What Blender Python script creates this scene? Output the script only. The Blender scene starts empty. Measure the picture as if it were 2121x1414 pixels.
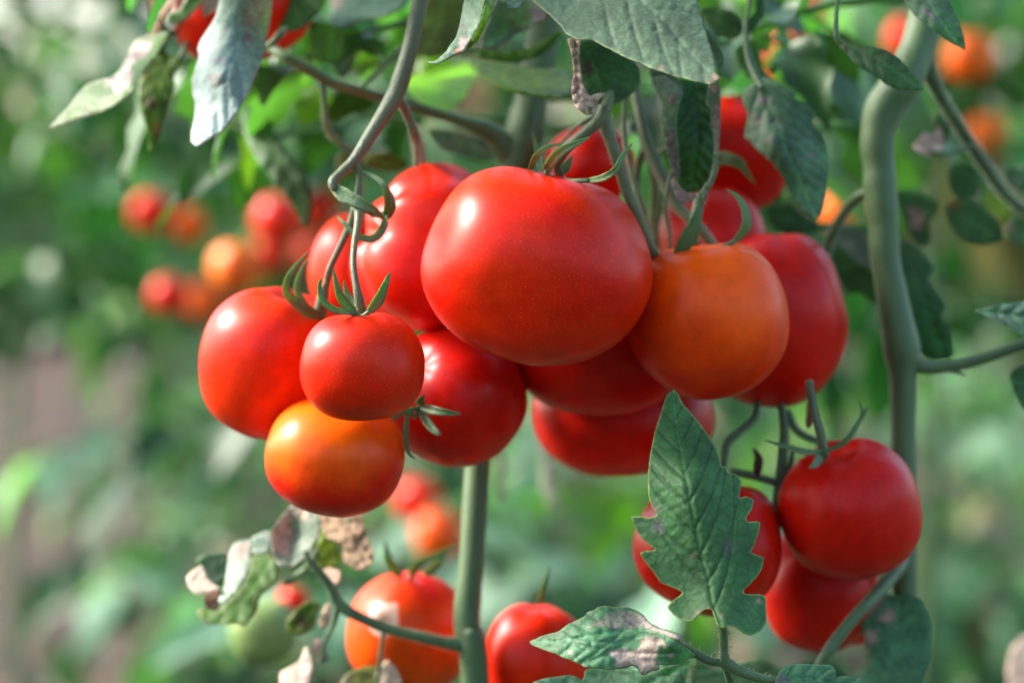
import bpy, math, random
import numpy as np
from mathutils import Vector, Matrix, noise, geometry

# ---------------------------------------------------------------- camera
scene = bpy.context.scene
col = scene.collection
R = math.radians
FOC, SW, W, H = 85.0, 36.0, 2121.0, 1414.0
CAM_LOC = Vector((0, 0, 0.80)); PITCH = 4.0
cd = bpy.data.cameras.new('camera'); cam = bpy.data.objects.new('camera', cd); col.objects.link(cam)
cam.location = CAM_LOC; cam.rotation_euler = (R(90 - PITCH), 0, 0)
cd.lens = FOC; cd.sensor_width = SW; cd.clip_start = 0.02; cd.clip_end = 500
cd.dof.use_dof = True; cd.dof.focus_distance = 0.822; cd.dof.aperture_fstop = 5.2
scene.camera = cam
CM = Matrix.Translation(CAM_LOC) @ Matrix.Rotation(R(90 - PITCH), 4, 'X')
CMn = np.array(CM)
K = SW / FOC / W

# ---------------------------------------------------------------- light
SUN_DIR = (CM.to_3x3() @ Vector((-0.80, 0.60, -0.16))).normalized()      # towards the sun: left, high, a little behind
elev = math.asin(SUN_DIR.z); azim = math.atan2(SUN_DIR.x, SUN_DIR.y)
world = bpy.data.worlds.new('World'); scene.world = world; world.use_nodes = True
wn = world.node_tree.nodes; wl = world.node_tree.links
bg = wn['Background']; bg.inputs['Strength'].default_value = 0.15
sky = wn.new('ShaderNodeTexSky'); sky.sky_type = 'NISHITA'; sky.sun_disc = False
sky.sun_elevation = elev; sky.sun_rotation = azim; sky.dust_density = 3.0; sky.air_density = 1.0; sky.ozone_density = 1.0
wl.new(sky.outputs[0], bg.inputs['Color'])
sd = bpy.data.lights.new('sun', 'SUN'); sd.energy = 3.3; sd.angle = R(17); sd.color = (1.0, 0.95, 0.87)
sun = bpy.data.objects.new('sun', sd); col.objects.link(sun)
sun.rotation_euler = SUN_DIR.to_track_quat('Z', 'Y').to_euler()
scene.view_settings.view_transform = 'Standard'; scene.view_settings.look = 'None'
scene.view_settings.exposure = 1.68; scene.view_settings.gamma = 1.0
scene.render.engine = 'CYCLES'
scene.cycles.use_denoising = True
scene.cycles.max_bounces = 8; scene.cycles.transparent_max_bounces = 8
scene.cycles.sample_clamp_indirect = 6

# ---------------------------------------------------------------- helpers
def Pv(px, py, d):
    """a photo pixel at a distance along the view axis -> world point(s)"""
    px = np.asarray(px, float); py = np.asarray(py, float); d = np.asarray(d, float) + 0 * px
    L = np.stack([(px - W / 2) * K * d, -(py - H / 2) * K * d, -d, np.ones_like(d)], -1)
    return (L @ CMn.T)[..., :3]
def P(px, py, d): return Vector(Pv(px, py, d))
def Zm(ox, oy, s, pts): return [(ox + x / s, oy + y / s) for x, y in pts]
z0 = lambda *p: Zm(0, 0, 3.009, p)
z1 = lambda *p: Zm(380, 0, 5.892, p)
z2 = lambda *p: Zm(840, 0, 5.892, p)
z3 = lambda *p: Zm(1130, 0, 5.438, p)
z4 = lambda *p: Zm(1820, 300, 2.946, p)
z5 = lambda *p: Zm(370, 1030, 3.683, p)
z6 = lambda *p: Zm(1090, 1220, 5.05, p)
z7 = lambda *p: Zm(700, 0, 3.009, p)
z8 = lambda *p: Zm(1400, 0, 2.942, p)
z9 = lambda *p: Zm(1050, 150, 4.04, p)
z10 = lambda *p: Zm(1450, 950, 3.048, p)
z11 = lambda *p: Zm(1250, 300, 3.009, p)
z12 = lambda *p: Zm(350, 950, 3.03, p)

def meta(o, label=None, cat=None, group=None, kind=None):
    if label: o['label'] = label
    if cat: o['category'] = cat
    if group: o['group'] = group
    if kind: o['kind'] = kind
    return o
def empty(name, loc, **kw):
    o = bpy.data.objects.new(name, None); o.empty_display_size = 0.02; o.location = loc; col.objects.link(o)
    return meta(o, **kw)
def mesh_obj(name, V, F, mat, parent=None, tint=None, smooth=True, solid=0, **kw):
    me = bpy.data.meshes.new(name)
    V = np.asarray(V, float)
    if parent is not None: V = V - np.array(parent.location)
    me.from_pydata(V.tolist(), [], F if isinstance(F, list) else F.tolist())
    if smooth: me.polygons.foreach_set('use_smooth', [True] * len(me.polygons))
    if tint is not None:
        a = me.color_attributes.new('tint', 'FLOAT_COLOR', 'POINT')
        a.data.foreach_set('color', np.concatenate([tint, np.ones((len(V), 1))], 1).astype(np.float32).ravel())
    me.materials.append(mat); me.update()
    o = bpy.data.objects.new(name, me); col.objects.link(o)
    if parent is not None: o.parent = parent
    if solid:
        m = o.modifiers.new('thickness', 'SOLIDIFY'); m.thickness = solid; m.offset = 0
    return meta(o, **kw)

def catmull(pts, n):
    p = np.asarray(pts, float)
    if len(p) < 3: 
        t = np.linspace(0, 1, n * (len(p) - 1) + 1)[:, None]; return p[0] * (1 - t) + p[-1] * t
    q = np.vstack([2 * p[0] - p[1], p, 2 * p[-1] - p[-2]]); out = []
    for i in range(1, len(q) - 2):
        for k in range(n):
            t = k / n; a, b, c, d = q[i - 1:i + 3]
            out.append(0.5 * ((2 * b) + (-a + c) * t + (2 * a - 5 * b + 4 * c - d) * t * t + (-a + 3 * b - 3 * c + d) * t ** 3))
    out.append(q[-2]); return np.array(out)

def fuzz(acc, pts, rad, per_m, ln, seed=0, T=(.40, .50, .34), n=6):
    """fine stem hairs as slivers standing on a tube"""
    c = catmull(np.hstack([np.asarray(pts, float), np.asarray(rad, float)[:, None]]), n); rs = np.random.RandomState(seed)
    seg = np.linalg.norm(np.diff(c[:, :3], axis=0), axis=1); m = int(min(3600, seg.sum() * per_m)); 
    j = rs.choice(len(seg), m, p=seg / seg.sum()); f = rs.rand(m)[:, None]; Q = c[j] * (1 - f) + c[j + 1] * f
    t = c[j + 1, :3] - c[j, :3]; t /= np.linalg.norm(t, axis=1)[:, None] + 1e-12
    d = rs.normal(size=(m, 3)); d -= t * (d * t).sum(1)[:, None]; d /= np.linalg.norm(d, axis=1)[:, None]
    s = np.cross(t, d); o = Q[:, :3] + d * Q[:, 3:] * .96; L = ln * rs.uniform(.4, 1.2, (m, 1)); k = rs.uniform(-.5, .5, (m, 1))
    V = np.stack([o - s * 4e-5, o + s * 4e-5, o + (d + k * t) * L + s * 1.5e-5, o + (d + k * t) * L - s * 1.5e-5], 1).reshape(-1, 3)
    acc.add(V, [(4 * i, 4 * i + 1, 4 * i + 2, 4 * i + 3) for i in range(m)], T)

class Acc:
    """collects geometry that ends up in ONE mesh"""
    def __init__(s): s.V = []; s.F = []; s.T = []; s.n = 0
    def add(s, V, F, T=None):
        V = np.asarray(V, float)
        s.V.append(V); s.F += [tuple(int(i) + s.n for i in f) for f in F]
        if T is not None:
            T = np.asarray(T, float); s.T.append(np.broadcast_to(T, (len(V), 3)) if T.ndim == 1 else T)
        s.n += len(V); return s
    def build(s, name, mat, parent=None, **kw):
        T = np.vstack(s.T) if s.T else None
        return mesh_obj(name, np.vstack(s.V), s.F, mat, parent, T, **kw)

def tube(acc, pts, rad, sides=10, n=6, T=None, flat=1.0, wob=0.0, seed=0):
    """pts world, rad metres, per control point"""
    c = catmull(np.hstack([np.asarray(pts, float), np.asarray(rad, float)[:, None]]), n)
    C, r = c[:, :3], np.maximum(c[:, 3], 1e-5)
    tan = np.gradient(C, axis=0); tan /= np.linalg.norm(tan, axis=1)[:, None] + 1e-12
    ref = np.array([0.31, -0.9, 0.3]); V = []
    u = np.cross(tan[0], ref); u /= np.linalg.norm(u)
    for i in range(len(C)):
        u = u - tan[i] * np.dot(u, tan[i]); u /= np.linalg.norm(u); v = np.cross(tan[i], u)
        a = np.linspace(0, 2 * math.pi, sides, endpoint=False)
        rr = r[i] * (1 + wob * np.sin(3 * a + seed) + wob * 0.7 * math.sin(i * 0.9 + seed))
        V.append(C[i] + (u * np.cos(a)[:, None] + v * np.sin(a)[:, None] * flat) * np.broadcast_to(rr, (sides,))[:, None])
    V = np.vstack(V); m = len(C); F = []
    for i in range(m - 1):
        for k in range(sides):
            F.append((i * sides + k, i * sides + (k + 1) % sides, (i + 1) * sides + (k + 1) % sides, (i + 1) * sides + k))
    F.append(tuple(range(sides))[::-1]); F.append(tuple((m - 1) * sides + k for k in range(sides)))
    acc.add(V, F, T)
def ptube(acc, pts, T=None, **kw):
    """pts = (px, py, depth, radius_px)"""
    a = np.array(pts, float); tube(acc, Pv(a[:, 0], a[:, 1], a[:, 2]), a[:, 3] * K * a[:, 2], T=T, **kw)
def blade_w(acc, pts, wid, T=None, base=0.55, cup=0.35, n=6, face=None):
    """a sepal: a tapering cupped strip through world points"""
    C = catmull(np.array(pts, float), n); m = len(C)
    tan = np.gradient(C, axis=0); tan /= np.linalg.norm(tan, axis=1)[:, None] + 1e-12
    view = (C - np.array(CAM_LOC)) if face is None else np.tile(np.array(face, float), (m, 1)); view = view / np.linalg.norm(view, axis=1)[:, None]
    sde = np.cross(tan, view); sde /= np.linalg.norm(sde, axis=1)[:, None] + 1e-9; nor = np.cross(sde, tan)
    t = np.linspace(0, 1, m); w = wid * np.minimum(1, base + (1 - base) * t * 4) * (1 - t ** 2.2) + 2e-4
    V = [C + sde * (w * s)[:, None] + nor * (w * b * cup)[:, None] for s, b in ((-1, 0), (-.5, .8), (0, 1), (.5, .8), (1, 0))]
    V += [C + sde * (w * s)[:, None] + nor * (w * b * cup + 4e-4)[:, None] for s, b in ((.5, .8), (-.5, .8))]
    V = np.stack(V, 1).reshape(-1, 3); q = 7
    F = [(i * q + k, i * q + (k + 1) % q, (i + 1) * q + (k + 1) % q, (i + 1) * q + k) for i in range(m - 1) for k in range(q)]
    acc.add(V, F, T)
def blade(acc, pts, wpx, T=None, **kw):
    a = np.array(pts, float); blade_w(acc, Pv(a[:, 0], a[:, 1], a[:, 2]), wpx * K * a[0, 2], T, **kw)

# ---------------------------------------------------------------- materials
def new_mat(name):
    m = bpy.data.materials.new(name); m.use_nodes = True
    nt = m.node_tree; return m, nt, nt.nodes, nt.links, nt.nodes['Principled BSDF']
def N(nodes, t, **kw):
    n = nodes.new(t)
    for k, v in kw.items():
        if k in n.inputs: n.inputs[k].default_value = v
        else: setattr(n, k, v)
    return n
def leaf_material(name, rough=0.5, trans=0.28, sheen=0.25, bump=0.25, cell=260.0, spec=0.5):
    m, nt, nd, lk, b = new_mat(name)
    at = N(nd, 'ShaderNodeAttribute', attribute_name='tint')
    tc = N(nd, 'ShaderNodeTexCoord')
    n1 = N(nd, 'ShaderNodeTexNoise', Scale=55.0, Detail=6.0, Roughness=0.6)
    n2 = N(nd, 'ShaderNodeTexVoronoi', Scale=cell, feature='DISTANCE_TO_EDGE'); n3 = N(nd, 'ShaderNodeTexNoise', Scale=900.0, Detail=2.0)
    for n in (n1, n2, n3): lk.new(tc.outputs['Object'], n.inputs['Vector'])
    mr = N(nd, 'ShaderNodeMapRange'); mr.inputs['From Min'].default_value = 0.3; mr.inputs['From Max'].default_value = 0.7
    mr.inputs['To Min'].default_value = 0.72; mr.inputs['To Max'].default_value = 1.3
    lk.new(n1.outputs['Fac'], mr.inputs['Value'])
    ed = N(nd, 'ShaderNodeMapRange'); lk.new(n2.outputs['Distance'], ed.inputs['Value']); ed.inputs['From Max'].default_value = .12; ed.inputs['To Min'].default_value = .8 if bump else 1; ed.inputs['To Max'].default_value = 1.05 if bump else 1
    em = N(nd, 'ShaderNodeMath', operation='MULTIPLY'); lk.new(mr.outputs[0], em.inputs[0]); lk.new(ed.outputs[0], em.inputs[1])
    mx = N(nd, 'ShaderNodeVectorMath', operation='SCALE'); lk.new(at.outputs['Color'], mx.inputs[0]); lk.new(em.outputs[0], mx.inputs['Scale'])
    lk.new(mx.outputs[0], b.inputs['Base Color']); b.inputs['Specular Tint'].default_value = (.88, 1, .84, 1)
    b.inputs['Roughness'].default_value = rough; b.inputs['Specular IOR Level'].default_value = spec
    b.inputs['Sheen Weight'].default_value = sheen; b.inputs['Sheen Roughness'].default_value = 0.4
    b.inputs['Sheen Tint'].default_value = (0.8, 1.0, 0.9, 1)
    ad = N(nd, 'ShaderNodeMath', operation='MULTIPLY_ADD'); lk.new(n2.outputs['Distance'], ad.inputs[0]); ad.inputs[1].default_value = 2.2
    lk.new(n3.outputs['Fac'], ad.inputs[2])
    bp = N(nd, 'ShaderNodeBump', Strength=bump, Distance=0.0006); lk.new(ad.outputs[0], bp.inputs['Height']); lk.new(bp.outputs[0], b.inputs['Normal'])
    tr = N(nd, 'ShaderNodeBsdfTranslucent'); g = N(nd, 'ShaderNodeVectorMath', operation='MULTIPLY')
    sc = N(nd, 'ShaderNodeSeparateXYZ'); lk.new(at.outputs['Color'], sc.inputs[0])           # green tissue lets yellow-green light through, dead tissue does not
    rt = N(nd, 'ShaderNodeMath', operation='DIVIDE'); lk.new(sc.outputs[0], rt.inputs[0]); lk.new(sc.outputs[1], rt.inputs[1])
    gr = N(nd, 'ShaderNodeMapRange'); lk.new(rt.outputs[0], gr.inputs['Value']); gr.inputs['From Min'].default_value = .95; gr.inputs['From Max'].default_value = .6
    gm = N(nd, 'ShaderNodeMix', data_type='VECTOR'); lk.new(gr.outputs[0], gm.inputs[0]); gm.inputs[4].default_value = (1.1, 1.05, 0.95); gm.inputs[5].default_value = (2.4, 3.6, 0.8)
    lk.new(mx.outputs[0], g.inputs[0]); lk.new(gm.outputs[1], g.inputs[1]); lk.new(g.outputs[0], tr.inputs['Color'])
    ms = N(nd, 'ShaderNodeMixShader'); ms.inputs[0].default_value = trans
    lk.new(b.outputs[0], ms.inputs[1]); lk.new(tr.outputs[0], ms.inputs[2]); lk.new(ms.outputs[0], nd['Material Output'].inputs['Surface'])
    return m
LEAF = leaf_material('tomato_leaf', rough=.5, spec=.3, sheen=.14, trans=.36)
LEAFBG = leaf_material('distant_leaf', rough=0.42, trans=0.24, sheen=0.0, bump=0.0, spec=.3)
DRY = leaf_material('dry_leaf', rough=0.8, trans=0.2, sheen=0.1, bump=0.5, cell=180, spec=0.2)

def stem_material():
    m, nt, nd, lk, b = new_mat('green_stem')
    tc = N(nd, 'ShaderNodeTexCoord'); at = N(nd, 'ShaderNodeAttribute', attribute_name='tint')
    n1 = N(nd, 'ShaderNodeTexNoise', Scale=70.0, Detail=5.0); n2 = N(nd, 'ShaderNodeTexNoise', Scale=1200.0, Detail=2.0)
    mp = N(nd, 'ShaderNodeMapping'); mp.inputs['Scale'].default_value = (1, 1, 0.15); lk.new(tc.outputs['Object'], mp.inputs['Vector'])
    lk.new(mp.outputs[0], n1.inputs['Vector']); lk.new(tc.outputs['Object'], n2.inputs['Vector'])
    mr = N(nd, 'ShaderNodeMapRange'); mr.inputs['From Min'].default_value = 0.3; mr.inputs['From Max'].default_value = 0.7
    mr.inputs['To Min'].default_value = 0.7; mr.inputs['To Max'].default_value = 1.3; lk.new(n1.outputs['Fac'], mr.inputs['Value'])
    mx = N(nd, 'ShaderNodeVectorMath', operation='SCALE'); lk.new(at.outputs['Color'], mx.inputs[0]); lk.new(mr.outputs[0], mx.inputs['Scale'])
    lk.new(mx.outputs[0], b.inputs['Base Color']); b.inputs['Roughness'].default_value = 0.5
    b.inputs['Sheen Weight'].default_value = 0.4; b.inputs['Sheen Roughness'].default_value = 0.3; b.inputs['Sheen Tint'].default_value = (0.8, 1, 0.65, 1)
    b.inputs['Subsurface Weight'].default_value = 0.15; b.inputs['Subsurface Radius'].default_value = (0.5, 1, 0.2); b.inputs['Subsurface Scale'].default_value = 0.002
    bp = N(nd, 'ShaderNodeBump', Strength=0.6, Distance=0.0006); lk.new(n2.outputs['Fac'], bp.inputs['Height']); lk.new(bp.outputs[0], b.inputs['Normal'])
    return m
STEM = stem_material()
SG = np.array((0.080, 0.150, 0.058)); SG2 = np.array((0.11, 0.15, 0.075))

def tomato_material(name, red, other, bias, zg=0.0, seed=0, scald=None):
    """red skin mixed with a less ripe colour by large soft noise and height; scald = (x,y,z,r) in radii"""
    m, nt, nd, lk, b = new_mat(name)
    tc = N(nd, 'ShaderNodeTexCoord')
    n1 = N(nd, 'ShaderNodeTexNoise', Scale=30.0, Detail=3.0, Roughness=0.45, noise_dimensions='4D'); n1.inputs['W'].default_value = seed * 3.1
    n2 = N(nd, 'ShaderNodeTexNoise', Scale=1500.0, Detail=2.0)
    n3 = N(nd, 'ShaderNodeTexVoronoi', Scale=800.0); n4 = N(nd, 'ShaderNodeTexNoise', Scale=160.0, Detail=4.0)
    for n in (n1, n2, n3, n4): lk.new(tc.outputs['Object'], n.inputs['Vector'])
    sp = N(nd, 'ShaderNodeSeparateXYZ'); lk.new(tc.outputs['Object'], sp.inputs[0])
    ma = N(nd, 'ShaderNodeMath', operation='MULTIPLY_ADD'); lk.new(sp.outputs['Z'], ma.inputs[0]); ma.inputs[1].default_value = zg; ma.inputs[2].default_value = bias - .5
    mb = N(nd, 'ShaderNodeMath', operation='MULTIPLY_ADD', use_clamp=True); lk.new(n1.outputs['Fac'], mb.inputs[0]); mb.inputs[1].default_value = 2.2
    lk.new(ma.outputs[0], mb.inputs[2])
    mx = N(nd, 'ShaderNodeMix', data_type='RGBA'); lk.new(mb.outputs[0], mx.inputs[0])
    mx.inputs[6].default_value = (*red, 1); mx.inputs[7].default_value = (*other, 1)
    cr = N(nd, 'ShaderNodeMapRange'); lk.new(n3.outputs['Distance'], cr.inputs['Value'])
    cr.inputs['From Min'].default_value = 0.05; cr.inputs['From Max'].default_value = 0.24; cr.inputs['To Min'].default_value = 0.3; cr.inputs['To Max'].default_value = 0.0
    v4 = N(nd, 'ShaderNodeMapRange'); lk.new(n4.outputs['Fac'], v4.inputs['Value']); v4.inputs['From Min'].default_value = .3; v4.inputs['From Max'].default_value = .7; v4.inputs['To Min'].default_value = .88; v4.inputs['To Max'].default_value = 1.1
    mxv = N(nd, 'ShaderNodeVectorMath', operation='SCALE'); lk.new(mx.outputs[2], mxv.inputs[0]); lk.new(v4.outputs[0], mxv.inputs['Scale'])
    mx2 = N(nd, 'ShaderNodeMix', data_type='RGBA'); lk.new(cr.outputs[0], mx2.inputs[0]); lk.new(mxv.outputs[0], mx2.inputs[6]); mx2.inputs[7].default_value = (0.85, 0.25, 0.08, 1)
    out = mx2.outputs[2]
    if scald:
        vs = N(nd, 'ShaderNodeVectorMath', operation='DISTANCE'); lk.new(tc.outputs['Object'], vs.inputs[0]); vs.inputs[1].default_value = scald[:3]
        nz = N(nd, 'ShaderNodeTexNoise', Scale=140.0, Detail=4.0); lk.new(tc.outputs['Object'], nz.inputs['Vector'])
        q = N(nd, 'ShaderNodeMath', operation='MULTIPLY_ADD'); lk.new(nz.outputs['Fac'], q.inputs[0]); q.inputs[1].default_value = scald[3] * 0.9; lk.new(vs.outputs['Value'], q.inputs[2])
        rp = N(nd, 'ShaderNodeValToRGB'); e = rp.color_ramp.elements
        e[0].position = scald[3] * 1.05; e[0].color = (0.10, 0.045, 0.02, 1); e[1].position = scald[3] * 1.25; e[1].color = (0.62, 0.45, 0.36, 1)
        lk.new(q.outputs[0], rp.inputs[0])
        st = N(nd, 'ShaderNodeMapRange', interpolation_type='SMOOTHSTEP'); lk.new(q.outputs[0], st.inputs['Value'])
        st.inputs['From Min'].default_value = scald[3] * 1.4; st.inputs['From Max'].default_value = scald[3] * 1.6; st.inputs['To Min'].default_value = 1; st.inputs['To Max'].default_value = 0
        m3 = N(nd, 'ShaderNodeMix', data_type='RGBA'); lk.new(st.outputs[0], m3.inputs[0]); lk.new(out, m3.inputs[6]); lk.new(rp.outputs[0], m3.inputs[7]); out = m3.outputs[2]
    lk.new(out, b.inputs['Base Color'])
    b.inputs['Roughness'].default_value = 0.35; b.inputs['Specular IOR Level'].default_value = 0.27; b.inputs['Specular Tint'].default_value = (1, .70, .76, 1)
    b.inputs['Subsurface Weight'].default_value = 0.15; b.inputs['Subsurface Radius'].default_value = (1.0, 0.18, 0.05); b.inputs['Subsurface Scale'].default_value = 0.006
    b.inputs['Sheen Weight'].default_value = 0.0; b.inputs['Sheen Roughness'].default_value = 0.2; b.inputs['Sheen Tint'].default_value = (1, 0.7, 0.5, 1)
    bp = N(nd, 'ShaderNodeBump', Strength=0.10, Distance=0.0003); lk.new(n2.outputs['Fac'], bp.inputs['Height']); lk.new(bp.outputs[0], b.inputs['Normal'])
    return m
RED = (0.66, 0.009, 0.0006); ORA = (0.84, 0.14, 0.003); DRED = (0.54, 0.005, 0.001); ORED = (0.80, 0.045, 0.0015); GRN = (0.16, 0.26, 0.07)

def soil_material():
    m, nt, nd, lk, b = new_mat('soil')
    tc = N(nd, 'ShaderNodeTexCoord'); n1 = N(nd, 'ShaderNodeTexNoise', Scale=6.0, Detail=8.0); n2 = N(nd, 'ShaderNodeTexNoise', Scale=60.0, Detail=4.0)
    for n in (n1, n2): lk.new(tc.outputs['Object'], n.inputs['Vector'])
    rp = N(nd, 'ShaderNodeValToRGB'); e = rp.color_ramp.elements
    e[0].position = 0.38; e[0].color = (0.028, 0.018, 0.012, 1); e[1].position = 0.62; e[1].color = (0.085, 0.048, 0.028, 1)
    x = e.new(0.5); x.color = (0.055, 0.036, 0.026, 1)
    lk.new(n1.outputs['Fac'], rp.inputs[0]); lk.new(rp.outputs[0], b.inputs['Base Color']); b.inputs['Roughness'].default_value = 0.95
    bp = N(nd, 'ShaderNodeBump', Strength=0.8, Distance=0.02); lk.new(n2.outputs['Fac'], bp.inputs['Height']); lk.new(bp.outputs[0], b.inputs['Normal'])
    return m
SOIL = soil_material()

# ---------------------------------------------------------------- leaf builder (outline in photo pixels, real depth, veins as relief)
def segdist(p, A, B):
    best = np.full(len(p), 1e9)
    for a, b in zip(A, B):
        ab = b - a; t = np.clip(((p - a) @ ab) / (ab @ ab + 1e-9), 0, 1)
        d = np.hypot(*(p - a - t[:, None] * ab).T); np.minimum(best, d, out=best)
    return best
def inside(p, poly):
    x, y = p[:, 0], p[:, 1]; r = np.zeros(len(p), bool); q = np.roll(poly, 1, 0)
    for (x1, y1), (x2, y2) in zip(poly, q):
        if y1 == y2: continue
        r ^= ((y1 > y) != (y2 > y)) & (x < (x2 - x1) * (y - y1) / (y2 - y1) + x1)
    return r
def nz(p, s, seed=0.0):
    return np.array([noise.noise((a / s, b / s, seed)) for a, b in p])
def rbf(ctrl):
    c = np.array(ctrl, float)
    if len(c) >= 3:                                  # points on one line leave the cross slope open: hold it level
        q = c[:, :2] - c[:, :2].mean(0); u, sv, vt = np.linalg.svd(q)
        if sv[1] < .28 * sv[0]:
            o = vt[1] * sv[0] * .4; e = c[[np.argmin(q @ vt[0]), np.argmax(q @ vt[0])]]
            c = np.vstack([c] + [np.append(p[:2] + o * g, p[2]) for p in e for g in (-1, 1)])
    n = len(c)
    if n == 1: return lambda p: np.full(len(p), c[0, 2])
    if n < 3:
        ab = c[1, :2] - c[0, :2]
        return lambda p: c[0, 2] + (c[1, 2] - c[0, 2]) * np.clip(((p - c[0, :2]) @ ab) / (ab @ ab), -.3, 1.3)
    def U(r): return np.where(r > 1e-6, r * r * np.log(r + 1e-9), 0)
    s = 300.0; X = c[:, :2] / s
    A = np.zeros((n + 3, n + 3)); A[:n, :n] = U(np.linalg.norm(X[:, None] - X[None], axis=2)) + np.eye(n) * 1e-3
    A[:n, n] = 1; A[:n, n + 1:] = X; A[n, :n] = 1; A[n + 1:, :n] = X.T
    w = np.linalg.lstsq(A, np.concatenate([c[:, 2], np.zeros(3)]), rcond=None)[0]
    return lambda p: U(np.linalg.norm(p[:, None] / s - X[None], axis=2)) @ w[:n] + w[n] + (p / s) @ w[n + 1:]
LG = np.array((0.040, 0.092, 0.040))
def leaf_piece(acc, outline, mid=None, dep=((0, 0, .85),), tint=LG, step=7, nv=6, ang=52, crease=.0006, fold=0.0, fold2=None,
               wrinkle=.0005, wscale=22, quilt=0.0, dmg=(), spots=(), rim=None, veinlight=1.5, seed=0, vdark=.82, lean=(.12, .25)):
    O = np.array(outline, float)
    n = len(O); Q = []
    for i in range(n):                              # slightly rounded corners
        a, b, c = O[i - 1], O[i], O[(i + 1) % n]
        Q += [b + (a - b) * .16, b + (c - b) * .16]
    Q = np.array(Q); S = []
    for a, b in zip(Q, np.roll(Q, -1, 0)):
        k = max(1, int(np.linalg.norm(b - a) / step)); S += [a + (b - a) * j / k for j in range(k)]
    S = np.array(S); S += np.stack([nz(S, 9, seed + 3), nz(S, 9, seed + 9)], 1) * min(1.6, step * .25)
    lo, hi = O.min(0), O.max(0)
    gx, gy = np.meshgrid(np.arange(lo[0], hi[0], step), np.arange(lo[1], hi[1], step * .866)); gx[1::2] += step / 2
    G = np.stack([gx.ravel(), gy.ravel()], 1); rs = np.random.RandomState(int(seed * 7 + 1)); G += rs.uniform(-.15, .15, G.shape) * step
    G = G[inside(G, S)]; 
    if len(G): G = G[segdist(G, S, np.roll(S, -1, 0)) > step * .5]
    allp = np.vstack([S, G]) if len(G) else S; c0 = allp.mean(0)
    v2, _, fc, *_ = geometry.delaunay_2d_cdt([Vector(p) for p in (allp - c0)], [], [list(range(len(S)))], 1, 1e-4)
    V2 = np.array([tuple(v) for v in v2]) + c0
    tint = np.asarray(tint, float) * (1.7 if max(tint) < .13 else 1.15)
    D = rbf(dep)(V2); D = D - K * D.mean() * ((V2[:, 0] - c0[0]) * lean[0] + (V2[:, 1] - c0[1]) * lean[1]);     T = np.tile(tint, (len(V2), 1)); bd = segdist(V2, S, np.roll(S, -1, 0))
    if step > 5.5: crease *= .4; quilt *= .6
    if mid is not None:
        M = catmull(np.array(mid, float), 6); A, B = M[:-1], M[1:]
        dm = segdist(V2, A, B)
        L = np.linalg.norm(B - A, axis=1).sum(); VA, VB = [], []
        idx = np.linspace(.06, .86, nv); cum = np.concatenate([[0], np.cumsum(np.linalg.norm(B - A, axis=1))]) / L
        for i, t in enumerate(idx):
            for sgn in (-1, 1):
                tt = min(.95, t + (.03 if sgn > 0 else 0)); j = min(len(A) - 1, np.searchsorted(cum, tt) - 1)
                p = A[j] + (B[j] - A[j]) * ((tt - cum[j]) / max(1e-6, cum[j + 1] - cum[j])); tg = (B[j] - A[j]) / np.linalg.norm(B[j] - A[j])
                a = R(ang) * sgn * (1 - .15 * t)
                for _ in range(60):
                    dr = np.array([tg[0] * math.cos(a) - tg[1] * math.sin(a), tg[0] * math.sin(a) + tg[1] * math.cos(a)])
                    q = p + dr * 7; VA.append(p); VB.append(q); a *= .975; p = q
                    if not inside(p[None], S)[0]: break
        dv = segdist(V2, np.array(VA), np.array(VB)); sc = max(2.6, step * .6)
        # which side of the midrib
        j = np.argmin(np.linalg.norm(V2[:, None] - ((A + B) / 2)[None], axis=2), axis=1); tg = (B - A)[j]; r = V2 - A[j]
        side = np.sign(tg[:, 0] * r[:, 1] - tg[:, 1] * r[:, 0])
        D += np.where(side > 0, fold, fold if fold2 is None else fold2) * dm * K * .85
        D += crease * 1.3 * np.exp(-(dm / (sc * 1.5)) ** 2) + crease * np.exp(-(dv / (sc * 1.3)) ** 2)
        D -= crease * .8 * np.minimum(1, np.minimum(dv, dm) / (sc * 4))
        vm = np.exp(-(dm / (sc * .55)) ** 2)[:, None]; T = T * (1 + (vdark - 1) * np.exp(-(dv / (sc * .7)) ** 2)[:, None])
        T = T * (1 - vm) + T * veinlight * vm
    if quilt: D += quilt * (nz(V2, wscale * .8, seed + 5) + .6 * nz(V2, wscale * .35, seed + 8))
    D += wrinkle * nz(V2, wscale, seed) + wrinkle * 2.5 * nz(V2, wscale * 4, seed + 2)
    T = T * (1 + .22 * nz(V2, 35, seed + 20))[:, None]
    jit = V2 + np.stack([nz(V2, 14, seed + 31), nz(V2, 14, seed + 37)], 1) * 7
    for poly, c in dmg:
        pl = np.array(poly, float); ins = inside(jit, pl); dd = segdist(V2, pl, np.roll(pl, -1, 0))
        w = np.where(ins, np.clip(dd / 5, .35, 1), 0)[:, None]; spk = (1 - .45 * np.clip(nz(V2, 5, seed + 50) * 2 - .1, 0, 1))[:, None]
        T = T * (1 - w) + np.array(c) * spk * w
    for x, y, rr, c in spots:
        d = np.hypot(*(jit - (x, y)).T); w = (np.clip(1.3 - d / rr, 0, 1) * .9)[:, None]; T = T * (1 - w) + np.array(c) * w
    if rim is not None:
        w = np.clip(1 - bd / 3.0, 0, 1)[:, None] * .7; T = T * (1 - w) + np.array(rim) * w
    acc.add(Pv(V2[:, 0], V2[:, 1], D), fc, np.clip(T, 0, 1))
def leaf(parent, outline, mid=None, dep=((0, 0, .85),), mat=None, label=None, **kw):
    a = Acc(); leaf_piece(a, outline, mid, dep, **kw)
    o = a.build('leaf', mat or LEAF, parent, solid=.00028)
    if label: o['label'] = label
    return o
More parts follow.
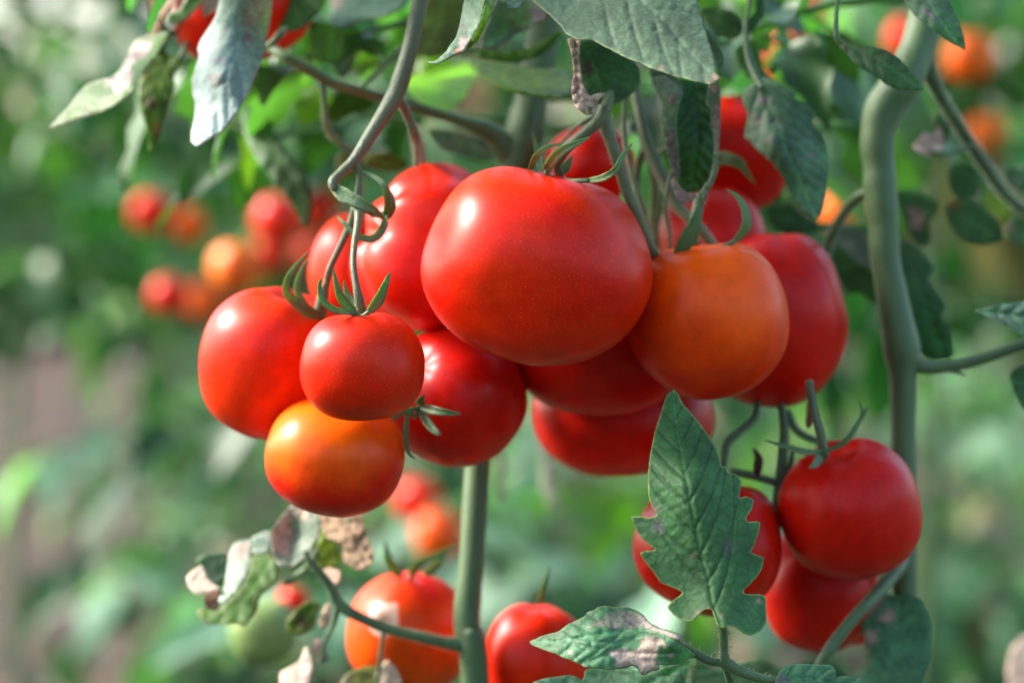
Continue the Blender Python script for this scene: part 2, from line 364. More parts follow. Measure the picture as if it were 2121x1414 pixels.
def leaf_multi(parent, pieces, mat=None, label=None):
    a = Acc()
    for kw in pieces: leaf_piece(a, **kw)
    o = a.build('leaf', mat or LEAF, parent, solid=.00028)
    if label: o['label'] = label
    return o

# procedural leaflets for everything far from the focus
def leaflet_verts(L, Wd, rng, nu=9, nvv=5, curl=.3, fold=.3):
    t = np.linspace(0, 1, nu); s = np.linspace(-1, 1, nvv)
    w = Wd * .5 * np.sin(np.pi * t ** .75) ** .8 * (1 + .16 * np.where(np.arange(nu) % 2, 1, -1)); w[0] = w[-1] = Wd * .01
    X = t[:, None] * L + 0 * s; Y = w[:, None] * s[None]; Zc = -curl * L * (t[:, None] ** 2) + fold * np.abs(Y) + .05 * L * np.sin(6 * t[:, None] + s[None] * 2 + rng.random() * 6) * np.abs(s)
    V = np.stack([X, Y, Zc], -1).reshape(-1, 3)
    F = [(i * nvv + k, (i + 1) * nvv + k, (i + 1) * nvv + k + 1, i * nvv + k + 1) for i in range(nu - 1) for k in range(nvv - 1)]
    return V, F
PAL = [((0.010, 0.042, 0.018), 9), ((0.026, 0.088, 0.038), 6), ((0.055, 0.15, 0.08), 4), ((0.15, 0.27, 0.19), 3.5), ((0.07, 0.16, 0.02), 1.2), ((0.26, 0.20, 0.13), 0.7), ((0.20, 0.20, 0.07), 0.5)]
def pick(rng, pal=PAL):
    c = rng.choices([p[0] for p in pal], [p[1] for p in pal])[0]; f = rng.uniform(.8, 1.25); return np.array(c) * f
def compound(acc, base, az, elev_, size, rng, droop=.9, nl=3, pal=PAL, nu=9):
    """a pinnate tomato leaf: rachis + leaflets"""
    base = np.array(base, float); n = 8; pts = [base]; e = elev_
    for i in range(n):
        d = np.array([math.cos(az) * math.cos(e), math.sin(az) * math.cos(e), math.sin(e)]); pts.append(pts[-1] + d * size / n); e -= droop / n
    pts = np.array(pts); colr = pick(rng, pal)
    tube(acc, pts, np.linspace(.0022, .0008, n + 1), sides=5, n=1, T=SG)
    side = np.array([-math.sin(az), math.cos(az), 0])
    spec_ = [(n, 0, 1.0)] + [(int(n * (k + 1) / (nl + 1.0)) + 1, s, .95 - .12 * (nl - 1 - k)) for k in range(nl) for s in (-1, 1)]
    for i, s, f in spec_:
        o = pts[min(i, n)]; fw = pts[min(i, n)] - pts[min(i, n) - 1]; fw /= np.linalg.norm(fw)
        a = R(rng.uniform(50, 75)) * s; x = fw * math.cos(a) + side * math.sin(a); x = x + np.array([0, 0, rng.uniform(-.5, .1)]); x /= np.linalg.norm(x)
        up = np.array([rng.uniform(-.5, .5), rng.uniform(-.5, .5), 1.0]); y = np.cross(up, x); y /= np.linalg.norm(y); z = np.cross(x, y)
        L = size * .36 * f * rng.uniform(.8, 1.15)
        V, F = leaflet_verts(L, L * rng.uniform(.5, .62), rng, nu=nu, curl=rng.uniform(.05, .6), fold=rng.uniform(-.1, .6))
        acc.add(o + V[:, :1] * x + V[:, 1:2] * y + V[:, 2:] * z, F, colr * rng.uniform(.8, 1.25))

# ---------------------------------------------------------------- the ground
def ground():
    xs = np.concatenate([[-200, -60, -20, -8], np.linspace(-4, 4, 60), [8, 20, 60, 200]]); ys = np.concatenate([[-60, -20, -6], np.linspace(-2, 14, 110), [20, 40, 100, 300]])
    X, Y = np.meshgrid(xs, ys); Zg = np.zeros_like(X)
    for i in range(X.shape[0]):
        for j in range(X.shape[1]):
            if abs(X[i, j]) < 5 and -3 < Y[i, j] < 15:
                Zg[i, j] = .035 * noise.noise((X[i, j] * 2, Y[i, j] * 2, 0)) + .02 * noise.noise((X[i, j] * 8, Y[i, j] * 8, 3))
    V = np.stack([X, Y, Zg], -1).reshape(-1, 3); a, b = X.shape
    F = [(i * b + j, i * b + j + 1, (i + 1) * b + j + 1, (i + 1) * b + j) for i in range(a - 1) for j in range(b - 1)]
    mesh_obj('ground', V, F, SOIL, kind='structure')
ground()

# ---------------------------------------------------------------- tomatoes
def fruit_mesh(a, b, rng, ribs=5, rib=.02, n=2.25, cav=.2, cavw=.3, lump=.03, nu=72, nv=56):
    V = []; F = []; ph = rng.random() * 6; sd_ = rng.random() * 50
    for j in range(nv + 1):
        f = math.pi * j / nv
        for i in range(nu):
            t = 2 * math.pi * i / nu; x, y, z = math.sin(f) * math.cos(t), math.sin(f) * math.sin(t), math.cos(f)
            s = (abs(math.sin(f)) ** n + abs(math.cos(f)) ** n) ** (-1 / n)
            s *= 1 + rib * math.cos(ribs * t + ph + .6 * math.sin(t)) * math.sin(f) ** .7 * (.35 + .65 * max(0, z + .35))
            s *= 1 + lump * noise.noise((x * 1.3 + sd_, y * 1.3, z * 1.3)) * 2
            rr = math.hypot(x, y) * s; zz = z * s
            if z > 0: zz -= cav * math.exp(-(rr / cavw) ** 2)
            else: zz += .06 * math.exp(-(rr / .22) ** 2)
            V.append((x * s * a, y * s * a, zz * b))
    for j in range(nv):
        for i in range(nu):
            F.append((j * nu + i, (j + 1) * nu + i, (j + 1) * nu + (i + 1) % nu, j * nu + (i + 1) % nu))
    return np.array(V), F
TG = 'tomatoes ripening on the near plants'; count = [0]
def tomato(label, cx, cy, rx, ry, d, axis=(0, 1, .15), skin=(RED, ORED, -.35, 0), ribs=5, rib=.015, n=2.12, cav=.1, cavw=.26, lump=.03,
           sepals=None, ped=None, auto=0, group=TG, scald=None, res=(72, 56), roll=0, name='tomato', oval=1.0):
    count[0] += 1; rng = random.Random(count[0] * 17 + 3)
    c = P(cx, cy, d); r = empty(name, c, label=label, cat='tomato', group=group)
    a, b = rx * K * d, ry * K * d
    V, F = fruit_mesh(a, b, rng, ribs, rib, n, cav, cavw, lump, *res); V[:, 1] *= oval
    ax = (CM.to_3x3() @ Vector(axis)).normalized(); q = Vector((0, 0, 1)).rotation_difference(ax).to_matrix() @ Matrix.Rotation(roll, 3, 'Z')
    Q = np.array(q); red, oth, bias, zg = skin
    m = tomato_material('tomato_skin', red, oth, bias, zg, count[0], scald)
    fr = mesh_obj('fruit', V @ Q.T + np.array(c), F, m, r)
    top = np.array(c) + Q @ np.array((0, 0, b * (1 - cav * .98)))
    ca = Acc()
    if sepals:
        for sp, w in sepals: blade(ca, sp, w, SG * random.Random(len(sp)).uniform(.9, 1.15))
    if sepals:
        hm = np.mean([q[0][0] for q in sepals if len(q[0]) > 3], axis=0)
        for q, w in sepals:
            if len(q) > 3: ptube(ca, [(hm[0], hm[1] + 16, hm[2] + .008, 5), (q[0][0], q[0][1], q[0][2], 5)], T=SG, sides=6, n=1)
    if auto:
        k0 = rng.random() * 6
        for k in range(auto):
            t = k0 + 2 * math.pi * k / auto + rng.uniform(-.2, .2); o = np.array((math.cos(t), math.sin(t), 0)); l = a * rng.uniform(.75, 1.05); li = rng.uniform(.0, .5)
            pts = [np.array((0, 0, 0.0)), o * l * .4 + np.array((0, 0, b * (cav * .8 + .05))), o * l * .8 + np.array((0, 0, b * (cav * .9 + li * .5))), o * l + np.array((0, 0, b * (cav + li)))]
            blade_w(ca, [top + Q @ p for p in pts], a * .1, SG, face=tuple(-(Q @ np.array((0, 0, 1)))))
        tube(ca, [top - Q @ np.array((0, 0, .001)), top + Q @ np.array((0, 0, .004))], [a * .13, a * .1], sides=8, T=SG)
    if ca.V: ca.build('calyx', STEM, r)
    if ped:
        pa = Acc(); ptube(pa, ped, T=SG2 * .8, sides=10, wob=.04); q = np.array(ped, float); fuzz(pa, Pv(q[:, 0], q[:, 1], q[:, 2]), q[:, 3] * K * q[:, 2], 12000, .0009, 5); pa.build('pedicel', STEM, r)
    return r

tomato('largest ripe red tomato in the middle of the front cluster, broad and squat', 1115, 549, 236, 202, .860, (.22, 1, .10), (RED, ORED, -.38, 0), 4, .014, 2.22, .12, .4, .03,
  sepals=[([(1130, 356, .858), (1142, 335, .846), (1165, 312, .840), (1195, 297, .838), (1222, 284, .838)], 11),
          ([(1098, 352, .862), (1110, 325, .852), (1134, 306, .848), (1160, 297, .848)], 6),
          ([(1219, 374, .846), (1250, 368, .836), (1276, 350, .832), (1290, 322, .832), (1310, 297, .833)], 7),
          ([(1122, 355, .875), (1114, 312, .88), (1103, 273, .88)], 8), ([(1168, 358, .866), (1176, 340, .866), (1186, 322, .868)], 9)],
  ped=[(1160, 362, .868, 10), (1154, 336, .862, 12), (1175, 306, .858, 12), (1213, 275, .856, 12), (1240, 250, .856, 13), (1252, 222, .857, 13)], res=(128, 96))
tomato('orange-red half-ripe tomato at the right of the largest one', 1468, 660, 166, 167, .880, (-.12, 1, .12), ((0.62, .008, .001), (1.0, .105, .0015), .02, 22), 5, .012, 2.1, .14, .35, .015,
  sepals=[([(1400, 545, .872), (1420, 500, .868), (1440, 455, .866), (1444, 430, .866)], 16), ([(1420, 520, .872), (1440, 480, .870), (1450, 430, .872), (1452, 400, .874)], 9),
          ([(1525, 498, .872), (1545, 470, .868), (1545, 440, .868), (1530, 410, .87), (1505, 392, .872)], 10), ([(1375, 560, .885), (1360, 530, .89), (1345, 500, .892)], 14)],
  ped=[(1440, 510, .885, 9), (1436, 470, .888, 9), (1443, 430, .89, 10), (1450, 405, .892, 10)], res=(112, 80))
tomato('tall dark red tomato half hidden behind the orange one', 1598, 665, 158, 186, .937, (.1, 1, .1), (DRED, RED, -.3, 0), 5, .02, 2.0, .05, .2, .03, res=(96, 72))
tomato('glossy red tomato at the left end of the cluster', 560, 748, 145, 158, .900, (.35, 1, .2), (RED, ORED, -.25, -6), 5, .015, 2.2, .16, .3, .02,
  sepals=[([(665, 655, .885), (630, 635, .875), (600, 615, .87), (592, 590, .868), (605, 560, .866), (640, 520, .868)], 9), ([(670, 655, .885), (640, 640, .875), (615, 600, .872), (625, 560, .872), (640, 535, .874)], 7),
          ([(672, 650, .882), (668, 620, .876), (678, 585, .874), (690, 560, .876)], 8), ([(665, 658, .885), (640, 650, .876), (612, 632, .872), (598, 612, .872)], 8)],
  ped=[(660, 650, .885, 10), (668, 620, .878, 12), (676, 590, .875, 7), (684, 555, .872, 7), (705, 510, .870, 7), (728, 460, .868, 9), (736, 430, .866, 9)], res=(96, 72))
tomato('small bright red tomato in front, above the orange one', 752, 758, 130, 117, .842, (-.05, 1, .1), (RED, ORED, -.42, 0), 5, .012, 2.2, .1, .3, .02,
  sepals=[([(735, 645, .836), (712, 625, .832), (700, 600, .83), (690, 555, .83)], 10), ([(765, 645, .836), (785, 620, .832), (798, 590, .83), (808, 563, .83)], 11),
          ([(728, 648, .834), (690, 640, .83), (668, 620, .828), (662, 590, .828), (668, 575, .828)], 7), ([(740, 640, .85), (720, 610, .852), (712, 580, .852)], 7)],
  ped=[(750, 655, .845, 12), (745, 625, .842, 11), (738, 590, .842, 8), (732, 545, .845, 7), (735, 500, .85, 7), (742, 455, .855, 8), (738, 420, .86, 8)], res=(112, 80))
tomato('small orange tomato lowest at the left of the cluster', 695, 944, 144, 121, .878, (.15, 1, .25), ((0.64, .008, .001), (0.95, .14, .002), -.12, 28), 5, .012, 2.2, .14, .3, .02, res=(96, 72))
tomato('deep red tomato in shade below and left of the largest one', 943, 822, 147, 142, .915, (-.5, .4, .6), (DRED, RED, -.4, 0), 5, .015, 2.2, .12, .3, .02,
  sepals=[([(868, 845, .872), (890, 880, .868), (905, 895, .866), (914, 900, .866)], 9), ([(868, 842, .872), (900, 850, .865), (930, 855, .863), (955, 857, .863)], 9),
          ([(868, 845, .872), (845, 850, .87), (820, 862, .87), (808, 872, .87)], 5), ([(845, 855, .872), (840, 900, .872), (845, 935, .874), (860, 950, .876)], 5), ([(868, 840, .872), (872, 830, .868), (878, 818, .866)], 9)],
  res=(96, 72))
tomato('ribbed red tomato behind the upper left of the largest one', 890, 518, 176, 150, .922, (-1, .45, .3), (RED, ORED, -.4, 0), 5, .07, 2.1, .30, .36, .03, res=(112, 80), roll=.4,
  sepals=[([(690, 386, .861), (712, 404, .858), (745, 421, .856), (775, 436, .857), (800, 458, .862)], 15), ([(798, 440, .868), (794, 470, .860), (772, 494, .857), (740, 488, .856), (715, 465, .857), (697, 447, .859)], 8),
          ([(798, 446, .868), (803, 415, .862), (797, 385, .860), (775, 366, .862), (742, 350, .866)], 7), ([(806, 450, .87), (812, 425, .866), (806, 400, .866), (792, 392, .868)], 8)])
tomato('blurred pinkish red tomato behind the thin stalks at the left', 735, 560, 92, 122, .985, (.1, 1, 0), (RED, ORED, -.3, 0), res=(64, 48))
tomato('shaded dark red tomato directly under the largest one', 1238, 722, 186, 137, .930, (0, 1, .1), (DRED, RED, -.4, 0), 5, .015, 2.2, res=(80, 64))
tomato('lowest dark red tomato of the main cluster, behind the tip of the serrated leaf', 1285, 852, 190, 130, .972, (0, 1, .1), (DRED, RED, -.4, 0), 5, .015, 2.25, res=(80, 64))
tomato('crimson tomato peeping out above the largest one, between pale stalks', 1222, 342, 92, 82, .965, (0, 1, .1), (DRED, RED, -.3, 0), res=(64, 48))
tomato('dark red tomato high on the right, behind a hanging grey-green leaf', 1525, 318, 118, 124, 1.005, (-1, .3, .1), (DRED, RED, -.35, 0), res=(80, 64),
  sepals=[([(1440, 360, .955), (1490, 330, .945), (1530, 340, .942), (1565, 382, .945)], 14), ([(1440, 340, .955), (1490, 322, .945), (1530, 330, .942), (1545, 340, .945)], 8)])
tomato('crimson tomato just above the orange one, crossed by a curved sepal', 1475, 492, 113, 110, .968, (0, 1, .1), (DRED, RED, -.3, 0), 5, .02, res=(80, 64))
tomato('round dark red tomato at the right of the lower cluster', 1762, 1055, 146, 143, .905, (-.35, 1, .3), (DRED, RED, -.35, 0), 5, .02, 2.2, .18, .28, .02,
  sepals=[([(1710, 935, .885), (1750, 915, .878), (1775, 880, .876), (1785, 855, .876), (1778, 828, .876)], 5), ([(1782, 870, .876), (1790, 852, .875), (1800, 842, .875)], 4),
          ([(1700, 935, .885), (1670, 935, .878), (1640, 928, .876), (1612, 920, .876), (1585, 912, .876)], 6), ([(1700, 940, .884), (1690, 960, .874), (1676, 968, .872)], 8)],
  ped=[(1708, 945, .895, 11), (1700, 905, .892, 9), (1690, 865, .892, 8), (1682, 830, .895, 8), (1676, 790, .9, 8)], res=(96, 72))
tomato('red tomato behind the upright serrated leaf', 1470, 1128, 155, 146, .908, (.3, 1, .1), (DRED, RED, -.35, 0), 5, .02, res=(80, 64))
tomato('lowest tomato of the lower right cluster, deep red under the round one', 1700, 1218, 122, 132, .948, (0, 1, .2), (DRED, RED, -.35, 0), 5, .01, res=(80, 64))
tomato('red tomato sliver behind the slanting stalk at the lower right', 1768, 1275, 55, 60, 1.0, (0, 1, 0), (RED, ORED, -.3, 0), res=(40, 30))
tomato('orange-red tomato with a pale sunscald patch, behind the lower stem', 846, 1312, 126, 128, .985, (0, 1, .1), (RED, ORA, -.3, -5), 4, .03, 2.1, .08, .25, .03, res=(96, 72),
  scald=(-.009,-.0205,.010,.0065), sepals=[([(830, 1195, .98), (805, 1160, .975), (798, 1120, .975)], 9), ([(850, 1192, .98), (870, 1165, .975), (905, 1150, .972), (945, 1125, .972)], 9), ([(880, 1192, .98), (905, 1170, .978), (925, 1140, .978)], 8)])
tomato('red tomato at the bottom edge, right of the lower stem', 1110, 1362, 110, 114, .958, (0, 1, .1), (RED, ORED, -.3, 0), 5, .02, res=(80, 64),
  sepals=[([(1115, 1250, .955), (1125, 1215, .95), (1140, 1170, .95)], 6)])
tomato('red tomato at the top left corner, partly covered by a pale drooping leaf', 498, 22, 146, 112, .985, (-.2, 1, .3), (RED, ORED, -.3, 0), 5, .04, res=(80, 64))

BG = 'blurred tomatoes on the plants behind'
bgt = [(865, 1035, 48, 2.0, 'blurred red tomato under the cluster, upper of three beside the lower stem'), (908, 1105, 52, 1.95, 'blurred red tomato under the cluster, middle of three beside the lower stem'), (925, 1165, 48, 2.05, 'blurred red tomato under the cluster, lowest of three beside the lower stem'),
 (575, 455, 52, 2.0, 'blurred coral tomato beside the tip of the drooping dark leaf'), (490, 555, 54, 1.95, 'blurred orange tomato with a pale highlight, left of the cluster'), (350, 612, 40, 2.2, 'blurred red tomato standing lowest and leftmost in the distant group'),
 (312, 440, 42, 2.3, 'soft pink-red tomato, highest at the left of the distant group'), (392, 466, 36, 2.3, 'small brownish red tomato beside the soft pink-red one'), (662, 432, 44, 2.3, 'dull dark red tomato behind the thin stalks'),
 (560, 530, 40, 2.3, 'small shaded red tomato between the coral and the orange one'), (425, 620, 42, 2.4, 'brownish orange tomato just above the left end of the cluster'), (650, 530, 40, 2.3, 'blurred reddish tomato touching the left stalks'),
 (2010, 118, 54, 1.85, 'blurred bright orange tomato at the top right'), (2046, 282, 46, 2.1, 'blurred orange tomato under the bright one at the right edge'), (1874, 292, 40, 2.1, 'faint orange tomato just right of the thick stem'),
 (1880, 80, 46, 1.9, 'coral tomato half hidden behind the top of the thick stem'), (1645, 105, 48, 1.35, 'orange-red tomato behind the small leaves at the upper right'), (1670, 30, 42, 1.4, 'red tomato at the top edge above the small leaves'),
 (1615, 150, 42, 1.5, 'dull coral tomato below the orange-red one'), (1735, 440, 44, 1.7, 'orange tomato in the gap left of the thick stem'), (1640, 235, 40, 1.8, 'pale orange tomato behind the notched leaf'), (608, 1245, 34, 1.35, 'small red tomato behind the withered leaf')]
for i, (x, y, r_, d, lab) in enumerate(bgt):
    tomato(lab, x, y, r_, r_ * 1.0, d, (0, 1, .1), [(RED, ORED, -.2, 0), (ORED, ORA, -.1, 0), (RED, ORED, -.3, 0)][i % 3] if i not in (4, 12, 13, 14, 19, 20) else (ORED, (0.85, .2, .01), .1, 0), res=(32, 24), auto=5, group=BG)
tomato('unripe pale green tomato below the withered leaf', 548, 1308, 72, 70, 1.22, (0, 1, .1), (GRN, (0.20, .30, .10), 0, 0), res=(48, 36), group=BG)

# ---------------------------------------------------------------- the near plants
def down(p, n=4):
    p = Vector(p); return [Vector((p.x + .004 * k, p.y, p.z * (1 - (k / n)))) for k in range(1, n + 1)]
def stem_part(parent, name, pts, ext_down=False, up=None, sides=16, T=SG * .95, label=None, wob=.03, n=6, mat=None):
    a = np.array(pts, float); Wp = [Vector(v) for v in Pv(a[:, 0], a[:, 1], a[:, 2])]; rr = list(a[:, 3] * K * a[:, 2])
    if up: Wp = [Vector(u[:3]) for u in up] + Wp; rr = [u[3] for u in up] + rr
    if ext_down:
        dn = down(Wp[-1]); Wp += dn; rr += [rr[-1] * (1 + .1 * k) for k in range(len(dn))]
    acc = Acc(); tube(acc, Wp, rr, sides=sides, n=n, T=T, wob=wob, seed=len(pts))
    if a[:, 2].min() < .96: fuzz(acc, Pv(a[:, 0], a[:, 1], a[:, 2]), a[:, 3] * K * a[:, 2], 14000, .0014, len(pts))
    o = acc.build(name, mat or STEM, parent)
    if label: o['label'] = label
    return o
midroot = P(985, 1414, .93); midroot.z = 0
mid_plant = empty('tomato_plant', midroot, label='tomato plant whose stem rises behind the largest tomato and carries the main cluster', cat='tomato plant', group='near tomato plants')
rr0 = P(1875, 1414, .92); rr0.z = 0
right_plant = empty('tomato_plant', rr0, label='tomato plant with the thick kinked stem at the right', cat='tomato plant', group='near tomato plants')
stem_part(mid_plant, 'main_stem', [(1060, -640, .98, 20), (1080, -420, .99, 28), (1135, -100, .985, 34), (1125, 80, .98, 36), (1105, 190, .975, 36), (1082, 290, .97, 40), (1055, 400, .97, 34), (1020, 620, .965, 30), (1000, 800, .95, 28), (990, 960, .945, 27), (978, 1150, .94, 26), (968, 1290, .94, 28), (985, 1414, .94, 29)], True, up=None)
stem_part(mid_plant, 'side_stem', [(1060, 330, .97, 30), (1020, 278, .965, 22), (960, 252, .96, 12), (870, 225, .955, 11), (780, 198, .95, 11), (690, 172, .945, 11), (640, 145, .942, 12), (590, 118, .94, 11), (545, 92, .95, 9), (480, 66, .97, 7), (400, 60, .975, 7), (352, 66, .975, 6), (325, 36, .975, 5)])
stem_part(mid_plant, 'side_stem', [(665, 168, .944, 8), (672, 215, .944, 7), (675, 260, .946, 7), (695, 290, .95, 6), (730, 310, .95, 4)], sides=8)
stem_part(mid_plant, 'side_stem', [(548, 100, .935, 5), (565, 88, .93, 7), (580, 72, .93, 8), (592, 60, .935, 4)], sides=8)
stem_part(mid_plant, 'side_stem', [(745, 185, .95, 4), (775, 155, .952, 5), (800, 130, .955, 5), (830, 100, .96, 5)], sides=8)
stem_part(mid_plant, 'truss_stalk', [(1095, -380, .99, 14), (1000, -300, .93, 15), (910, -120, .88, 16), (872, 0, .872, 17), (852, 90, .87, 17), (832, 160, .87, 19), (815, 205, .87, 19), (775, 268, .868, 15), (735, 330, .866, 12), (706, 358, .864, 10), (690, 378, .862, 11), (693, 394, .861, 7)], T=SG2 * .8)
stem_part(mid_plant, 'truss_stalk', [(735, 335, .866, 8), (745, 365, .866, 7), (742, 400, .864, 8), (737, 435, .862, 8)], sides=8)
stem_part(mid_plant, 'truss_stalk', [(822, 198, .872, 9), (845, 240, .88, 10), (862, 290, .89, 11), (870, 335, .95, 10), (868, 400, .97, 8)], T=SG2 * .8)
stem_part(mid_plant, 'truss_stalk', [(828, 200, .88, 5), (850, 245, .885, 4), (862, 300, .89, 4), (862, 345, .9, 4)], sides=8, T=SG2)
stem_part(mid_plant, 'truss_stalk', [(1255, 90, .90, 9), (1262, 190, .872, 11), (1250, 245, .862, 14), (1268, 300, .862, 13), (1284, 350, .865, 12), (1300, 400, .868, 12), (1322, 450, .872, 12), (1345, 510, .878, 12), (1368, 548, .884, 12)], T=SG2)
stem_part(mid_plant, 'truss_stalk', [(1305, 60, .93, 8), (1315, 180, .925, 11), (1330, 260, .92, 11), (1345, 310, .918, 14), (1372, 370, .915, 13), (1405, 430, .912, 12), (1440, 462, .91, 12), (1490, 525, .915, 10)], T=SG2)
stem_part(mid_plant, 'truss_stalk', [(1340, 300, .92, 10), (1355, 380, .925, 9), (1352, 450, .93, 9), (1348, 520, .935, 8)], T=SG)
stem_part(mid_plant, 'truss_stalk', [(1342, 290, .92, 8), (1322, 340, .925, 8), (1318, 400, .93, 8), (1330, 440, .935, 8)], T=SG)
stem_part(mid_plant, 'side_stem', [(965, 1328, .94, 24), (935, 1332, .938, 14), (870, 1318, .935, 11), (800, 1300, .932, 11), (740, 1275, .93, 11), (702, 1250, .93, 12), (685, 1215, .928, 10), (662, 1185, .926, 8), (640, 1160, .925, 7), (632, 1140, .925, 5)])
stem_part(mid_plant, 'side_stem', [(700, 1255, .93, 8), (692, 1290, .935, 6), (672, 1330, .94, 5), (665, 1370, .945, 5)], sides=8)
stem_part(mid_plant, 'side_stem', [(795, 1305, .932, 5), (790, 1340, .933, 4), (786, 1380, .935, 4), (780, 1420, .94, 3)], sides=8)
# the stem of the right-hand plant
stem_part(right_plant, 'main_stem', [(2050, -700, .955, 24), (2010, -420, .955, 36), (1950, -120, .95, 38), (1925, 0, .948, 37), (1905, 90, .945, 37), (1868, 172, .94, 42), (1832, 225, .94, 40), (1818, 290, .94, 36), (1822, 350, .94, 33), (1824, 400, .94, 35), (1830, 460, .94, 32), (1834, 530, .94, 31), (1850, 620, .94, 32), (1868, 720, .94, 38), (1872, 790, .94, 29), (1872, 900, .94, 26), (1874, 1050, .94, 25), (1876, 1250, .94, 25), (1880, 1414, .94, 26)], True)
stem_part(right_plant, 'side_stem', [(1880, 745, .94, 26), (1915, 760, .938, 15), (1955, 760, .936, 12), (2010, 750, .934, 12), (2065, 732, .932, 12), (2121, 712, .93, 12), (2200, 690, .93, 12)])
stem_part(right_plant, 'side_stem', [(1945, 758, .936, 8), (1975, 768, .936, 5), (2000, 778, .937, 2)], sides=8)
stem_part(right_plant, 'side_stem', [(1915, 130, .945, 20), (1940, 185, .96, 14), (1970, 235, .975, 13), (2005, 290, .99, 13), (2045, 350, 1.0, 13), (2080, 400, 1.01, 11), (2140, 450, 1.02, 10)], T=SG * .8)
stem_part(right_plant, 'side_stem', [(2012, 300, .99, 6), (1980, 312, .985, 6), (1950, 318, .98, 7), (1925, 315, .98, 5)], sides=8)
stem_part(right_plant, 'side_stem', [(1810, 395, .94, 12), (1775, 410, .945, 11), (1745, 445, .955, 10), (1722, 490, .965, 10), (1705, 540, .975, 9)])
stem_part(right_plant, 'truss_stalk', [(1872, 1160, .93, 12), (1850, 1190, .915, 14), (1805, 1240, .90, 13), (1760, 1290, .895, 13), (1715, 1350, .893, 13), (1690, 1400, .893, 12)])
stem_part(right_plant, 'truss_stalk', [(1570, 800, .93, 7), (1565, 860, .925, 7), (1530, 895, .92, 8), (1508, 915, .918, 8), (1500, 950, .917, 8), (1497, 985, .916, 7)], T=SG * .6, sides=8)
stem_part(right_plant, 'truss_stalk', [(1612, 800, .93, 8), (1622, 860, .926, 8), (1625, 900, .925, 10), (1620, 950, .923, 10), (1615, 1000, .922, 11), (1610, 1040, .922, 10), (1608, 1090, .93, 8)], T=SG * .6)
stem_part(right_plant, 'truss_stalk', [(1630, 850, .93, 9), (1650, 890, .928, 9), (1690, 912, .926, 7), (1720, 920, .925, 5)], T=SG * .7, sides=8)
stem_part(right_plant, 'truss_stalk', [(1515, 975, .915, 8), (1560, 985, .917, 9), (1605, 998, .92, 9)], T=SG * .8, sides=8)
stem_part(right_plant, 'truss_stalk', [(1640, 920, .92, 3), (1638, 950, .92, 7), (1625, 1000, .922, 6)], T=SG * .7, sides=8)
stem_part(right_plant, 'dried_flower', [(1568, 985, .91, 6), (1570, 965, .908, 10), (1572, 950, .908, 9), (1565, 935, .908, 5), (1560, 928, .908, 2)], T=(.05, .025, .02), label='withered brown flower remnant', mat=DRY)
stem_part(right_plant, 'dried_flower', [(1678, 815, .91, 5), (1678, 850, .908, 8), (1676, 875, .908, 7), (1674, 886, .908, 3)], T=(.25, .09, .06), label='pinkish withered flower remnant hanging under the cluster', mat=DRY)
for q in ([(1398, 330, .90, 4), (1378, 420, .90, 5), (1388, 500, .905, 5), (1372, 560, .91, 5)], [(1300, 150, .91, 5), (1292, 270, .905, 6), (1308, 360, .90, 6), (1332, 430, .90, 5), (1350, 500, .91, 4)], [(1235, 238, .89, 5), (1195, 262, .893, 4), (1160, 300, .90, 4), (1140, 330, .91, 3)], [(1410, 200, .93, 5), (1385, 300, .93, 5), (1330, 330, .935, 4)], [(1445, 440, .885, 4), (1462, 405, .88, 4), (1470, 382, .88, 2)]):
    stem_part(mid_plant, 'truss_stalk', q, sides=8, T=SG2)
# the low shoot in front
shoot_root = P(1530, 1500, .83)
def hairs(acc, pts, rad_px, n, lpx, seed):
    rg = random.Random(seed); c = catmull(np.array(pts, float), 8)
    for _ in range(n):
        q = c[rg.randrange(len(c))]; a = rg.uniform(0, 6.28); x0, y0 = q[0] + rad_px * math.cos(a), q[1] + rad_px * math.sin(a); l = lpx * rg.uniform(.4, 1)
        b = a + rg.uniform(-.5, .5); ptube(acc, [(x0, y0, q[2], .8), (x0 + l * .5 * math.cos(a), y0 + l * .5 * math.sin(a), q[2], .6), (x0 + l * math.cos(b), y0 + l * math.sin(b), q[2], .35)], T=(.35, .42, .3), sides=3, n=1)
sh = Acc()
main_sh = [(1497, 1292, .820, 8), (1499, 1320, .822, 9), (1500, 1350, .824, 9), (1503, 1375, .826, 12)]
lf_sh = [(1500, 1372, .826, 9), (1470, 1368, .825, 9), (1440, 1352, .823, 9), (1412, 1335, .821, 7), (1385, 1316, .819, 5)]
rt_sh = [(1503, 1370, .826, 12), (1530, 1388, .826, 11), (1570, 1402, .826, 10), (1610, 1412, .826, 8), (1650, 1425, .826, 7)]
dn_sh = [(1498, 1370, .826, 8), (1508, 1395, .83, 8), (1520, 1440, .84, 9), (1560, 1600, .87, 10), (1700, 1900, .92, 12), (1860, 2300, .945, 14)]
for q in (main_sh, lf_sh, rt_sh, dn_sh): ptube(sh, q, T=SG * 1.15, sides=12, wob=.05)
for i, q in enumerate((main_sh, lf_sh, rt_sh)): hairs(sh, [p[:3] for p in q], 8, 60, 14, i)
for i, q in enumerate((main_sh, lf_sh, rt_sh)): q = np.array(q); fuzz(sh, Pv(q[:, 0], q[:, 1], q[:, 2]), q[:, 3] * K * q[:, 2], 16000, .0011, i)
sh.build('side_stem', STEM, right_plant, label='hairy green stalk of the low front leaf')

